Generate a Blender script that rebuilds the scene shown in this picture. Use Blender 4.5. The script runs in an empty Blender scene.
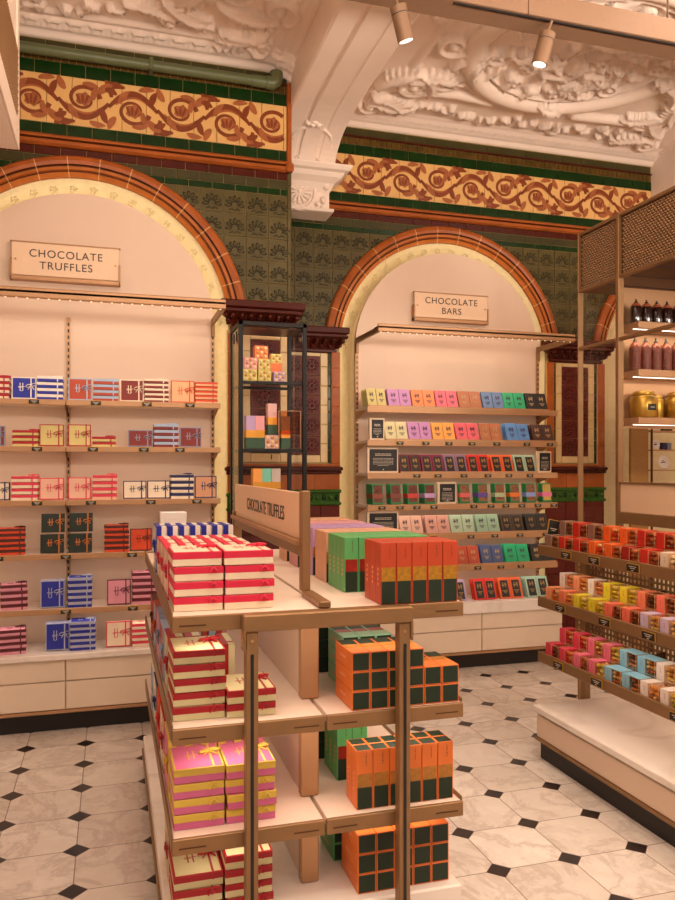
import bpy, bmesh, math, random
import numpy as np
from mathutils import Matrix, Vector
random.seed(7)
PI = math.pi
SC = bpy.context.scene
COL = SC.collection

# ---------------------------------------------------------------- materials
def lin(c):
    c = c.lstrip('#')
    o = []
    for i in (0, 2, 4):
        v = int(c[i:i+2], 16) / 255
        o.append(v / 12.92 if v <= 0.04045 else ((v + 0.055) / 1.055) ** 2.4)
    return (o[0], o[1], o[2], 1)
def mix_rgb(nt, blend, fac, a, b):
    n = nt.nodes.new('ShaderNodeMix'); n.data_type = 'RGBA'; n.blend_type = blend
    def put(sock, v):
        if hasattr(v, 'is_linked'): nt.links.new(v, sock)
        else: sock.default_value = v
    put(n.inputs[0], fac); put(n.inputs[6], a); put(n.inputs[7], b)
    return n.outputs[2]
_M = {}
def mat(name, col, rough=0.5, metal=0.0, var=0.06, scale=30, bump=0.0, bscale=60, coat=0.0, spec=0.5):
    """Principled surface with a faint procedural noise variation of its colour and an optional bump."""
    if name in _M: return _M[name]
    m = bpy.data.materials.new(name); m.use_nodes = True
    nt = m.node_tree; b = nt.nodes['Principled BSDF']
    c = lin(col) if isinstance(col, str) else col
    tc = nt.nodes.new('ShaderNodeTexCoord')
    nz = nt.nodes.new('ShaderNodeTexNoise'); nz.inputs['Scale'].default_value = scale; nz.inputs['Detail'].default_value = 4
    nt.links.new(tc.outputs['Object'], nz.inputs['Vector'])
    lo = tuple(max(0, x * (1 - var * 2)) for x in c[:3]) + (1,)
    hi = tuple(min(1, x * (1 + var * 2)) for x in c[:3]) + (1,)
    nt.links.new(mix_rgb(nt, 'MIX', nz.outputs['Fac'], lo, hi), b.inputs['Base Color'])
    b.inputs['Roughness'].default_value = rough; b.inputs['Metallic'].default_value = metal
    b.inputs['Specular IOR Level'].default_value = spec
    if coat: b.inputs['Coat Weight'].default_value = coat; b.inputs['Coat Roughness'].default_value = 0.08
    if bump:
        n2 = nt.nodes.new('ShaderNodeTexNoise'); n2.inputs['Scale'].default_value = bscale; n2.inputs['Detail'].default_value = 3
        nt.links.new(tc.outputs['Object'], n2.inputs['Vector'])
        bp = nt.nodes.new('ShaderNodeBump'); bp.inputs['Strength'].default_value = bump; bp.inputs['Distance'].default_value = 0.01
        nt.links.new(n2.outputs['Fac'], bp.inputs['Height']); nt.links.new(bp.outputs['Normal'], b.inputs['Normal'])
    _M[name] = m
    return m
def emit(name, col, strength):
    if name in _M: return _M[name]
    m = bpy.data.materials.new(name); m.use_nodes = True
    nt = m.node_tree; b = nt.nodes['Principled BSDF']
    b.inputs['Base Color'].default_value = lin(col)
    b.inputs['Emission Color'].default_value = lin(col); b.inputs['Emission Strength'].default_value = strength
    _M[name] = m
    return m
def glass(name, tint='#ffffff', refl=0.08, rough=0.02):
    """Thin clear pane: a clear pass-through and a fresnel-weighted mirror coat."""
    if name in _M: return _M[name]
    m = bpy.data.materials.new(name); m.use_nodes = True
    nt = m.node_tree
    for n in list(nt.nodes): nt.nodes.remove(n)
    out = nt.nodes.new('ShaderNodeOutputMaterial'); tr = nt.nodes.new('ShaderNodeBsdfTransparent')
    tr.inputs[0].default_value = lin(tint)
    gl = nt.nodes.new('ShaderNodeBsdfGlossy'); gl.inputs['Roughness'].default_value = rough
    g = nt.nodes.new('ShaderNodeNewGeometry'); dp = nt.nodes.new('ShaderNodeVectorMath'); dp.operation = 'DOT_PRODUCT'
    nt.links.new(g.outputs['Incoming'], dp.inputs[0]); nt.links.new(g.outputs['Normal'], dp.inputs[1])
    prev = dp.outputs['Value']; lw = None      # Schlick: same on both sides of the pane
    for op, v in (('ABSOLUTE', None), ('SUBTRACT', 'rev'), ('POWER', 5.0), ('MULTIPLY', 0.5), ('ADD', 0.012)):
        lw = nt.nodes.new('ShaderNodeMath'); lw.operation = op
        if v == 'rev': lw.inputs[0].default_value = 1.0; nt.links.new(prev, lw.inputs[1])
        else:
            nt.links.new(prev, lw.inputs[0])
            if v is not None: lw.inputs[1].default_value = v
        lw.use_clamp = True; prev = lw.outputs[0]
    mx = nt.nodes.new('ShaderNodeMixShader')
    nt.links.new(lw.outputs[0], mx.inputs[0]); nt.links.new(tr.outputs[0], mx.inputs[1]); nt.links.new(gl.outputs[0], mx.inputs[2])
    nt.links.new(mx.outputs[0], out.inputs[0])
    _M[name] = m
    return m
def marble(name, base, vein, rough=0.25, scale=2.2):
    if name in _M: return _M[name]
    m = bpy.data.materials.new(name); m.use_nodes = True
    nt = m.node_tree; b = nt.nodes['Principled BSDF']
    g = nt.nodes.new('ShaderNodeNewGeometry')
    nz = nt.nodes.new('ShaderNodeTexNoise'); nz.inputs['Scale'].default_value = scale; nz.inputs['Detail'].default_value = 8; nz.inputs['Distortion'].default_value = 1.5
    nt.links.new(g.outputs['Position'], nz.inputs['Vector'])
    r = nt.nodes.new('ShaderNodeValToRGB')
    r.color_ramp.elements[0].position = 0.44; r.color_ramp.elements[0].color = lin(base)
    r.color_ramp.elements[1].position = 0.56; r.color_ramp.elements[1].color = lin(base)
    e = r.color_ramp.elements.new(0.5); e.color = lin(vein)
    nt.links.new(nz.outputs['Fac'], r.inputs[0]); nt.links.new(r.outputs[0], b.inputs['Base Color'])
    b.inputs['Roughness'].default_value = rough
    _M[name] = m
    return m

# ---------------------------------------------------------------- mesh builder
class MB:
    def __init__(s):
        s.v = []; s.f = []; s.m = []; s.sm = []; s.mats = []; s.M = None
    def mi(s, m):
        if m not in s.mats: s.mats.append(m)
        return s.mats.index(m)
    def add(s, vs, fs, m, smooth=False):
        o = len(s.v)
        if s.M is not None: vs = [tuple(s.M @ Vector(p)) for p in vs]
        s.v.extend(vs); k = s.mi(m)
        for f in fs:
            s.f.append(tuple(i + o for i in f)); s.m.append(k); s.sm.append(smooth)
    def box(s, x0, x1, y0, y1, z0, z1, m, ch=0.0):
        if ch <= 0:
            vs = [(x0,y0,z0),(x1,y0,z0),(x1,y1,z0),(x0,y1,z0),(x0,y0,z1),(x1,y0,z1),(x1,y1,z1),(x0,y1,z1)]
            s.add(vs, [(0,3,2,1),(4,5,6,7),(0,1,5,4),(1,2,6,5),(2,3,7,6),(3,0,4,7)], m); return
        ch = min(ch, (x1-x0)*.45, (y1-y0)*.45, (z1-z0)*.45)
        vs = []; X = (x0,x1); Y = (y0,y1); Z = (z0,z1)
        idx = {}
        for i in (0,1):
            for j in (0,1):
                for k in (0,1):
                    sx = ch if i == 0 else -ch; sy = ch if j == 0 else -ch; sz = ch if k == 0 else -ch
                    idx[(i,j,k,0)] = len(vs); vs.append((X[i], Y[j]+sy, Z[k]+sz))
                    idx[(i,j,k,1)] = len(vs); vs.append((X[i]+sx, Y[j], Z[k]+sz))
                    idx[(i,j,k,2)] = len(vs); vs.append((X[i]+sx, Y[j]+sy, Z[k]))
        F = []; q = lambda *a: F.append(tuple(idx[t] for t in a))
        q((0,0,0,0),(0,0,1,0),(0,1,1,0),(0,1,0,0)); q((1,0,0,0),(1,1,0,0),(1,1,1,0),(1,0,1,0))
        q((0,0,0,1),(1,0,0,1),(1,0,1,1),(0,0,1,1)); q((0,1,0,1),(0,1,1,1),(1,1,1,1),(1,1,0,1))
        q((0,0,0,2),(0,1,0,2),(1,1,0,2),(1,0,0,2)); q((0,0,1,2),(1,0,1,2),(1,1,1,2),(0,1,1,2))
        for j in (0,1):
            for k in (0,1):
                a = [(0,j,k,1),(1,j,k,1),(1,j,k,2),(0,j,k,2)]; q(*(a if (j+k) % 2 else a[::-1]))
        for i in (0,1):
            for k in (0,1):
                a = [(i,0,k,0),(i,1,k,0),(i,1,k,2),(i,0,k,2)]; q(*(a[::-1] if (i+k) % 2 else a))
        for i in (0,1):
            for j in (0,1):
                a = [(i,j,0,0),(i,j,1,0),(i,j,1,1),(i,j,0,1)]; q(*(a if (i+j) % 2 else a[::-1]))
                for k in (0,1):
                    a = [(i,j,k,0),(i,j,k,1),(i,j,k,2)]; q(*(a if (i+j+k) % 2 == 0 else a[::-1]))
        s.add(vs, F, m)
    def poly(s, pts, m, thick=None):
        """pts: planar 3-D polygon; thick: extrusion vector."""
        n = len(pts)
        if thick is None: s.add(list(pts), [tuple(range(n))], m); return
        t = Vector(thick)
        vs = list(pts) + [tuple(Vector(p) + t) for p in pts]
        s.add(vs, [tuple(range(n)), tuple(range(2*n-1, n-1, -1))] + [(i, n+i, n+(i+1) % n, (i+1) % n) for i in range(n)], m)
    def cyl(s, p0, p1, r0, m, r1=None, n=16, caps=True, smooth=True):
        if r1 is None: r1 = r0
        p0 = Vector(p0); p1 = Vector(p1); d = (p1-p0).normalized()
        a = d.orthogonal().normalized(); b = d.cross(a)
        vs = []
        for p, r in ((p0, r0), (p1, r1)):
            for i in range(n):
                t = 2*PI*i/n; vs.append(tuple(p + a*math.cos(t)*r + b*math.sin(t)*r))
        s.add(vs, [(i, (i+1) % n, n+(i+1) % n, n+i) for i in range(n)], m, smooth)
        if caps:
            o = [vs[:n], vs[n:]]
            s.add(o[0], [tuple(range(n-1, -1, -1))], m); s.add(o[1], [tuple(range(n))], m)
    def lathe(s, prof, c, m, n=20, axis='Z'):
        vs = []; k = len(prof)
        for i in range(n):
            t = 2*PI*i/n
            for r, z in prof: vs.append((c[0]+r*math.cos(t), c[1]+r*math.sin(t), c[2]+z))
        F = [(i*k+j, ((i+1) % n)*k+j, ((i+1) % n)*k+j+1, i*k+j+1) for i in range(n) for j in range(k-1)]
        s.add(vs, F, m, True)
    def tube(s, pts, r, m, n=6, closed=False, flat=1.0):
        P = [Vector(p) for p in pts]; k = len(P); vs = []
        rs = r if isinstance(r, (list, tuple)) else [r]*k
        prev = None
        for i in range(k):
            d = (P[(i+1) % k] - P[i-1]) if closed or 0 < i < k-1 else (P[1]-P[0] if i == 0 else P[-1]-P[-2])
            d = d.normalized() if d.length > 1e-9 else Vector((1,0,0))
            a = d.orthogonal() if prev is None else prev - d*prev.dot(d)
            a = a.normalized(); prev = a; b = d.cross(a)
            for j in range(n):
                t = 2*PI*j/n; vs.append(tuple(P[i] + a*math.cos(t)*rs[i] + b*math.sin(t)*rs[i]*flat))
        F = [(i*n+j, i*n+(j+1) % n, ((i+1) % k)*n+(j+1) % n, ((i+1) % k)*n+j) for i in range(k if closed else k-1) for j in range(n)]
        s.add(vs, F, m, True)
        if not closed:
            s.add(vs[:n], [tuple(range(n-1,-1,-1))], m); s.add(vs[-n:], [tuple(range(n))], m)
    def ball(s, c, r, m, sub=1, sq=(1,1,1)):
        bm = bmesh.new(); bmesh.ops.create_icosphere(bm, subdivisions=sub, radius=1)
        vs = [(c[0]+v.co.x*r*sq[0], c[1]+v.co.y*r*sq[1], c[2]+v.co.z*r*sq[2]) for v in bm.verts]
        fs = [tuple(v.index for v in f.verts) for f in bm.faces]; bm.free()
        s.add(vs, fs, m, True)
    def loft(s, rows, m, closed=False, smooth=False):
        """rows of equal-length point lists joined row to row; m may be a function of (row, column)."""
        k = len(rows[0]); o = len(s.v)
        for r in rows: s.v.extend([tuple(p) for p in r])
        for i in range(len(rows)-1):
            for j in range(k if closed else k-1):
                mm = m(i, j) if callable(m) else m
                s.f.append((o+i*k+j, o+i*k+(j+1) % k, o+(i+1)*k+(j+1) % k, o+(i+1)*k+j)); s.m.append(s.mi(mm)); s.sm.append(smooth)
    def mesh(s, name):
        me = bpy.data.meshes.new(name)
        me.from_pydata(s.v, [], s.f)
        for m in s.mats: me.materials.append(m)
        me.polygons.foreach_set('material_index', s.m)
        me.polygons.foreach_set('use_smooth', s.sm)
        me.update()
        return me
    def build(s, name, parent=None, **k):
        return obj(name, s.mesh(name), parent, **k)
def obj(name, me, parent=None, loc=(0,0,0), rot=(0,0,0), label=None, kind=None):
    o = bpy.data.objects.new(name, me); COL.objects.link(o)
    o.location = loc; o.rotation_euler = rot
    if parent is not None: o.parent = parent
    if label: o['label'] = label
    if kind: o['kind'] = kind
    return o
def tag(o, label, cat, group=None):
    o['label'] = label; o['category'] = cat
    if group: o['group'] = group
    return o
def thing(name, label, cat, loc=(0,0,0), rot=(0,0,0), group=None):
    o = bpy.data.objects.new(name, None); COL.objects.link(o)
    o.empty_display_size = 0.05
    o.location = loc; o.rotation_euler = rot
    return tag(o, label, cat, group)
def copy_thing(src, loc, rot, label, group=None):
    o = src.copy(); COL.objects.link(o); o.location = loc; o.rotation_euler = rot; o['label'] = label
    if group: o['group'] = group
    for ch in src.children:
        c = ch.copy(); COL.objects.link(c); c.parent = o
        for g in ch.children:
            d = g.copy(); COL.objects.link(d); d.parent = c
    return o
def structure(mb, name, parent=None, **k):
    o = mb.build(name, parent, **k)
    o['kind'] = 'structure'
    return o
_T = {}
def text_mesh(s, size, m, align='CENTER', extrude=0.0008, name='lettering', spacing=1.0):
    cu = bpy.data.curves.new('lettering_curve', 'FONT'); cu.body = s; cu.size = size; cu.align_x = align; cu.align_y = 'CENTER'
    cu.extrude = extrude; cu.space_character = spacing; cu.space_line = 1.0
    o = bpy.data.objects.new('lettering_curve', cu)
    me = bpy.data.meshes.new_from_object(o); me.name = name
    bpy.data.objects.remove(o); bpy.data.curves.remove(cu)
    me.materials.clear(); me.materials.append(m)
    return me
ORD = ['first','second','third','fourth','fifth','sixth','seventh','eighth','ninth','tenth','eleventh','twelfth','thirteenth','fourteenth','fifteenth','sixteenth']
# ---------------------------------------------------------------- shared materials
GROUT = mat('tile_grout', '#ab935e', 0.8)
T_ORANGE = mat('orange_glaze', '#a05423', 0.34, var=0.18, scale=9, spec=0.22)
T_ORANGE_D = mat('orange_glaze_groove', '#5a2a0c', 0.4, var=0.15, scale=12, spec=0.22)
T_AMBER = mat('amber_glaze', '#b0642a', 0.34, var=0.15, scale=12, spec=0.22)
T_CREAMJ = mat('pale_mortar', '#d2a870', 0.6)
T_MAROON = mat('maroon_glaze', '#4a170d', 0.25, var=0.2, scale=14, spec=0.22)
T_OXRED = mat('oxblood_tile', '#5e2118', 0.28, var=0.2, scale=40, bump=0.35, bscale=55, spec=0.2)
T_GREEN = mat('bottle_green_glaze', '#14300f', 0.2, var=0.25, scale=10, spec=0.22)
T_GREYG = mat('grey_green_glaze', '#403c20', 0.3, var=0.15, scale=10, spec=0.22)
T_BROWNT = mat('brown_dentil_glaze', '#574018', 0.3, var=0.3, scale=11, spec=0.22)
T_OLIVE = mat('olive_palmette_glaze', '#544a28', 0.3, var=0.18, scale=8, spec=0.22)
T_LEAF = mat('palmette_leaf_glaze', '#14150a', 0.35, var=0.15, scale=30, spec=0.2)
T_LEAFI = mat('palmette_leaf_centre', '#4e4524', 0.28, var=0.15, scale=30, spec=0.2)
T_CREAM = mat('cream_frieze_tile', '#dcae6e', 0.3, var=0.06, scale=6, spec=0.2)
T_VINE = mat('vine_brown', '#7e3a1a', 0.32, var=0.2, scale=30)
T_VINE2 = mat('vine_rust', '#a05c34', 0.32, var=0.2, scale=30)
T_REVEAL = mat('ivory_reveal_tile', '#e2d3a6', 0.4, var=0.06, scale=25, bump=0.25, bscale=28)
T_PANEL = mat('buff_panel_tile', '#d6b883', 0.35, var=0.06, scale=14)
T_BAND = mat('bright_green_band', '#35581d', 0.2, var=0.3, scale=35, spec=0.22)
PLASTER = mat('plaster', '#f2dfd0', 0.75, var=0.03, scale=5)
BRONZE = mat('bronze_metal', '#93704b', 0.42, metal=0.4, var=0.08, scale=12)
BRONZE_D = mat('dark_bronze', '#5e3c22', 0.4, metal=0.5, var=0.08, scale=12)
BRONZE_L = mat('pale_bronze', '#b88d66', 0.42, metal=0.35, var=0.05, scale=12)
BLACKM = mat('black_metal', '#0e0a08', 0.45, spec=.3)
DARK = mat('black_toe_kick', '#1a1413', 0.5)
CREAMP = mat('cream_lacquer', '#e2c8b2', 0.55, var=0.02, scale=4)
SHELFT = mat('cream_shelf_top', '#f0dccb', 0.5, var=0.02, scale=4)
DRAWER = mat('pale_drawer_front', '#ead6c0', 0.5, var=0.025, scale=9)
MARB = marble('white_marble', '#f2e8e0', '#e6dad0', 0.22, 1.1)
CLEAR = glass('clear_glass')
ACRYL = glass('clear_acrylic', '#fff8ee')
SIGNP = mat('sign_peach', '#f0cfae', 0.45, var=0.02)
INK = mat('dark_ink', '#3a2620', 0.5)
TAGM = mat('black_tag', '#17120f', 0.5)
WHITEINK = mat('white_ink', '#d8ccbc', 0.6)
GOLDM = mat('gold_foil', '#c79a3c', 0.3, metal=0.7, var=0.2, scale=60)
LED = emit('led_strip', '#ffe6c0', 14.0)

# ---------------------------------------------------------------- floor
def floor_material():
    m = bpy.data.materials.new('marble_octagon_floor'); m.use_nodes = True
    nt = m.node_tree; b = nt.nodes['Principled BSDF']; N = nt.nodes.new; L = nt.links.new
    g = N('ShaderNodeNewGeometry'); sp = N('ShaderNodeSeparateXYZ'); L(g.outputs['Position'], sp.inputs[0])
    def math_(op, a, b_=None):
        n = N('ShaderNodeMath'); n.operation = op
        for i, v in enumerate((a, b_)):
            if v is None: continue
            if hasattr(v, 'is_linked'): L(v, n.inputs[i])
            else: n.inputs[i].default_value = v
        return n.outputs[0]
    T = 0.3128
    u = math_('DIVIDE', math_('SUBTRACT', sp.outputs['X'], 2.3706), T)
    v = math_('DIVIDE', math_('SUBTRACT', sp.outputs['Y'], 2.6365), T)
    ru = math_('ROUND', u); rv = math_('ROUND', v)
    du = math_('ABSOLUTE', math_('SUBTRACT', u, ru)); dv = math_('ABSOLUTE', math_('SUBTRACT', v, rv))
    s = math_('ADD', du, dv)
    dot = math_('LESS_THAN', s, 0.168)
    gap = math_('MAXIMUM', math_('LESS_THAN', math_('MINIMUM', du, dv), 0.007), math_('LESS_THAN', math_('ABSOLUTE', math_('SUBTRACT', s, 0.168)), 0.008))
    cu = math_('FLOOR', u); cv = math_('FLOOR', v)
    cell = N('ShaderNodeCombineXYZ'); L(cu, cell.inputs[0]); L(cv, cell.inputs[1])
    wn = N('ShaderNodeTexWhiteNoise'); wn.noise_dimensions = '2D'; L(cell.outputs[0], wn.inputs['Vector'])
    off = N('ShaderNodeVectorMath'); off.operation = 'MULTIPLY_ADD'; L(wn.outputs['Color'], off.inputs[0]); off.inputs[1].default_value = (9,9,9); L(g.outputs['Position'], off.inputs[2])
    def vein(scale, dist, p0, p1):
        nz = N('ShaderNodeTexNoise'); nz.inputs['Scale'].default_value = scale; nz.inputs['Detail'].default_value = 9; nz.inputs['Roughness'].default_value = 0.65; nz.inputs['Distortion'].default_value = dist*.35
        L(off.outputs[0], nz.inputs['Vector'])
        d = math_('ABSOLUTE', math_('SUBTRACT', nz.outputs['Fac'], 0.5))
        mr = N('ShaderNodeMapRange'); mr.inputs[1].default_value = p0; mr.inputs[2].default_value = p1; mr.inputs[3].default_value = 1; mr.inputs[4].default_value = 0
        L(d, mr.inputs[0]); return mr.outputs[0]
    v1 = vein(3.2, 1.8, 0.0, 0.05); v2 = vein(7.0, 1.0, 0.0, 0.1)
    base = mix_rgb(nt, 'MIX', wn.outputs['Value'], lin('#d8cdc2'), lin('#eee5dc'))
    base = mix_rgb(nt, 'MIX', math_('MULTIPLY', v1, 0.38), base, lin('#a08a7e'))
    base = mix_rgb(nt, 'MIX', math_('MULTIPLY', v2, 0.16), base, lin('#b39c8e'))
    base = mix_rgb(nt, 'MIX', gap, base, lin('#8a7465'))
    base = mix_rgb(nt, 'MIX', dot, base, lin('#2a1f1c'))
    L(base, b.inputs['Base Color'])
    b.inputs['Roughness'].default_value = 0.32
    return m
mb = MB(); mb.box(-4.5, 7.2, -3.5, 6.4, -0.1, 0, floor_material()); structure(mb, 'floor')

# ---------------------------------------------------------------- back walls: tile geometry
def clip(poly, nx, nz, c):
    out = []
    for i in range(len(poly)):
        p, q = poly[i], poly[(i+1) % len(poly)]
        dp = p[0]*nx+p[1]*nz-c; dq = q[0]*nx+q[1]*nz-c
        if dp >= 0: out.append(p)
        if (dp >= 0) != (dq >= 0):
            t = dp/(dp-dq); out.append((p[0]+(q[0]-p[0])*t, p[1]+(q[1]-p[1])*t))
    return out
ZC = 2.466; RO = 1.05; RI = 0.92
def keep_outside(poly, arches, r=0.99):
    for xc in arches:
        cx = sum(p[0] for p in poly)/len(poly)-xc; cz = sum(p[1] for p in poly)/len(poly)-ZC
        if cz < -0.2: continue
        if all(math.hypot(p[0]-xc, p[1]-ZC) < r for p in poly): return []
        if all(math.hypot(p[0]-xc, p[1]-ZC) > r+.1 for p in poly): continue
        n = math.hypot(cx, cz) or 1
        nx, nz = cx/n, cz/n
        poly = clip(poly, nx, nz, xc*nx+ZC*nz+r)
        if len(poly) < 3: return []
    return poly
def tile(mb, Y, x0, x1, z0, z1, m, arches=(), t=0.008, g=0.0018):
    p = keep_outside([(x0+g,z0+g),(x1-g,z0+g),(x1-g,z1-g),(x0+g,z1-g)], arches)
    if len(p) < 3: return None
    cx = sum(q[0] for q in p)/len(p); cz = sum(q[1] for q in p)/len(p)
    k = 0.0025/max(0.02, min(x1-x0, z1-z0)/2)
    inner = [(q[0]+(cx-q[0])*k, Y-t, q[1]+(cz-q[1])*k) for q in p]
    outer = [(q[0], Y-t+0.0022, q[1]) for q in p]
    back = [(q[0], Y, q[1]) for q in p]
    n = len(p)
    mb.add(inner+outer+back, [tuple(range(n))]+[(i, n+i, n+(i+1) % n, (i+1) % n) for i in range(n)]+[(n+i, 2*n+i, 2*n+(i+1) % n, n+(i+1) % n) for i in range(n)], m)
    return p
def course(mb, Y, x0, x1, z0, z1, w, m, arches=(), off=0.0):
    x = x0-off
    while x < x1-1e-4:
        a, b = max(x, x0), min(x+w, x1)
        if b-a > 0.012: tile(mb, Y, a, b, z0, z1, m, arches)
        x += w
def palmette(mb, Y, x, z, s, arches):
    p = tile(mb, Y, x, x+s, z, z+s, T_OLIVE, arches)
    if p is None: return
    def ok(px, pz): return all(math.hypot(px-xc, pz-ZC) > 1.03 for xc in arches)
    def petal(cx, cz, a, l, w, h=0.004):
        if not ok(cx, cz): return
        ring = []; n = 10
        for i in range(n):
            t = 2*PI*i/n; u = math.cos(t)*l; v = math.sin(t)*w*(1+0.35*math.cos(t))
            ring.append((cx+u*math.sin(a)+v*math.cos(a), Y-0.0083, cz+u*math.cos(a)-v*math.sin(a)))
        mid = [(cx+(p[0]-cx)*.62, Y-0.0083-h*.8, cz+(p[2]-cz)*.62) for p in ring]
        mb.add(ring+mid, [(i, (i+1) % n, n+(i+1) % n, n+i) for i in range(n)], T_LEAF, True)
        mb.add(mid+[(cx, Y-0.0083-h, cz)], [(i, (i+1) % n, n) for i in range(n)], T_LEAFI, True)
    bx, bz = x+s*.5, z+s*.36
    for k in range(7):
        a = math.radians(-96+32*k); l = s*.27
        petal(bx+math.sin(a)*l, bz+math.cos(a)*l, a, s*.165, s*.066)
    for k in (-1, 0, 1): petal(bx+k*s*.17, z+s*.15+abs(k)*s*.03, PI/2+k*.5, s*.10, s*.04)
def stroke(mb, pts, ws, Y, m, t=0.0015):
    """flat painted ribbon following pts (x, z) with half-widths ws."""
    L = []; R = []
    n = len(pts)
    for i in range(n):
        a = pts[max(0, i-1)]; b = pts[min(n-1, i+1)]
        dx, dz = b[0]-a[0], b[1]-a[1]; d = math.hypot(dx, dz) or 1
        nx, nz = -dz/d, dx/d
        L.append((pts[i][0]+nx*ws[i], Y-t, pts[i][1]+nz*ws[i])); R.append((pts[i][0]-nx*ws[i], Y-t, pts[i][1]-nz*ws[i]))
    mb.loft([L, R], m)
def leaf(mb, x, z, a, l, w, Y, m, t=0.002, bend=0.0):
    pts = []; ws = []
    for i in range(9):
        u = i/8; aa = a+bend*(u-.5)
        pts.append((x, z)); x += math.cos(aa)*l/8; z += math.sin(aa)*l/8
        ws.append(w*math.sin(PI*min(1, u*.92+.08))**.8)
    stroke(mb, pts, ws, Y, m, t)
def vine(x0, x1, Y, z0, z1, ph):
    mb = MB(); h = 0.305; zc = (z0+z1)/2; A = 0.062
    k0 = int(math.floor((x0-ph)/h)); k1 = int(math.ceil((x1-ph)/h))
    def inside(x): return x0+0.02 < x < x1-0.02
    def st(pts, ws, m, t=0.0015):
        run = []; rw = []
        for p, w in zip(pts, ws):
            p = (p[0], min(max(p[1], z0+.008), z1-.008))
            if inside(p[0]): run.append(p); rw.append(w)
            else:
                if len(run) > 1: stroke(mb, run, rw, Y, m, t)
                run = []; rw = []
        if len(run) > 1: stroke(mb, run, rw, Y, m, t)
    for k in range(k0, k1):
        s = 1 if k % 2 == 0 else -1; xa = ph+k*h
        main = [(xa+h*i/16, zc+s*A*1.62*math.sin(PI*i/16)**.9-s*.012) for i in range(17)]
        st(main, [0.009+0.015*math.sin(PI*i/16) for i in range(17)], T_VINE)
        st([(p[0]+.006, p[1]-s*.021) for p in main[2:13]], [0.003+.004*math.sin(PI*i/10) for i in range(11)], T_VINE2, .0018)
        # spiral curling inside the arch of the stem round a flower
        fx, fz = xa+h*.50, zc-s*.020
        sp = []
        for i in range(26):
            t = i/25; ang = (-.15-1.55*2*PI*.72*t)*s; r = 0.098*(1-.62*t)
            sp.append((fx+r*1.05*math.cos(ang), fz+r*math.sin(ang)*.92))
        st(sp, [0.015*(1-.6*i/25) for i in range(26)], T_VINE, .0017)
        if inside(fx-.05) and inside(fx+.05):
            pts = []
            for i in range(14):
                a = 2*PI*i/14; r = .047*(1+.18*math.cos(5*a)); pts.append((fx+r*math.cos(a), Y-.0046, fz+r*math.sin(a)*.9))
            mb.poly(pts, T_VINE2)
            for q in range(3): leaf(mb, fx-.02+.014*q, fz-.03, PI/2+.35*(1-q), .065, .009, Y, T_VINE, .0050+.0003*q)
        for li, (dx, dz, a, l, w, bd) in enumerate(((.06,.075,2.1,.085,.020,.9),(.22,.02,.9,.095,.017,-.8),(.80,-.065,-.6,.10,.020,.7),(.93,-.10,.4,.07,.017,.6),(.14,-.070,-2.0,.085,.018,.6),(.62,.118,.1,.09,.015,-.6),(.30,.120,2.9,.08,.014,.5),(.70,-.02,-1.2,.08,.015,.9),(.48,-.118,.2,.09,.014,.5),(.88,.03,1.2,.085,.017,-.7))):
            lx, lz = xa+h*dx, zc+s*dz
            if inside(lx-.07) and inside(lx+.09): leaf(mb, lx, lz, a*s, l*1.15, w*1.25, Y, T_VINE2 if li % 3 else T_VINE, .0020+.00022*li+.0001*(k % 2), bd*s)
        # square bracket strokes at each change of direction
        bx = xa+h*.02; ez = zc+s*.128
        st([(bx+.012, zc+s*.055), (bx+.004, zc+s*.09), (bx+.010, ez-s*.012), (bx+.03, ez-s*.004), (bx+.095, ez)], [.011,.014,.015,.013,.008], T_VINE, .0012)
    return mb
def wall_sheet(mb, Y, x0, x1, z1, arches, m, th=0.12):
    """grout-coloured wall with round-headed openings (half-width RI)."""
    xs = x0
    for xc in sorted(arches):
        if xc-RI > xs: mb.box(xs, xc-RI, Y, Y+th, 0, z1, m)
        n = 36; pts = []
        for i in range(n+1):
            a = PI-PI*i/n; pts.append((xc+RI*math.cos(a), ZC+RI*math.sin(a)))
        for i in range(n):
            (xa, za), (xb, zb) = pts[i], pts[i+1]
            mb.add([(xa,Y,za),(xb,Y,zb),(xb,Y,z1),(xa,Y,z1)], [(0,1,2,3)], m)
        xs = xc+RI
    if x1 > xs: mb.box(xs, x1, Y, Y+th, 0, z1, m)
RING = [(RO,0),(RO,-.03),(RO-.012,-.044),(RO-.035,-.05),(RO-.056,-.044),(RO-.06,-.030),(RO-.066,-.030),(RO-.07,-.040),(RO-.088,-.040),(RO-.093,-.026),(RO-.099,-.026),(RO-.104,-.034),(RO-.118,-.026),(RI,-.018),(RI,.02)]
def arch_ring(Y, xc, zlow, x_clip=None):
    mb = MB(); rows = []; kinds = []
    th0 = math.asin((zlow-ZC)/RO)
    nseg = 15; a = th0; span = (PI-2*th0)/nseg; j = 0.0028
    angs = []
    for i in range(nseg):
        s0 = th0+span*i; s1 = s0+span
        angs += [(s0+j, 'o'), (s0+span*.33, 'o'), (s0+span*.66, 'o'), (s1-j, 'j')]
    angs.append((PI-th0, 'e'))
    for ang, kd in angs:
        rows.append([(xc+r*math.cos(ang), Y+y, ZC+r*math.sin(ang)) for r, y in RING]); kinds.append(kd)
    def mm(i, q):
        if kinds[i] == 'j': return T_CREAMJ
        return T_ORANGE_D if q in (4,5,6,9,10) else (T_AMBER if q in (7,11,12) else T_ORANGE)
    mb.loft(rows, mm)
    return mb
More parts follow.
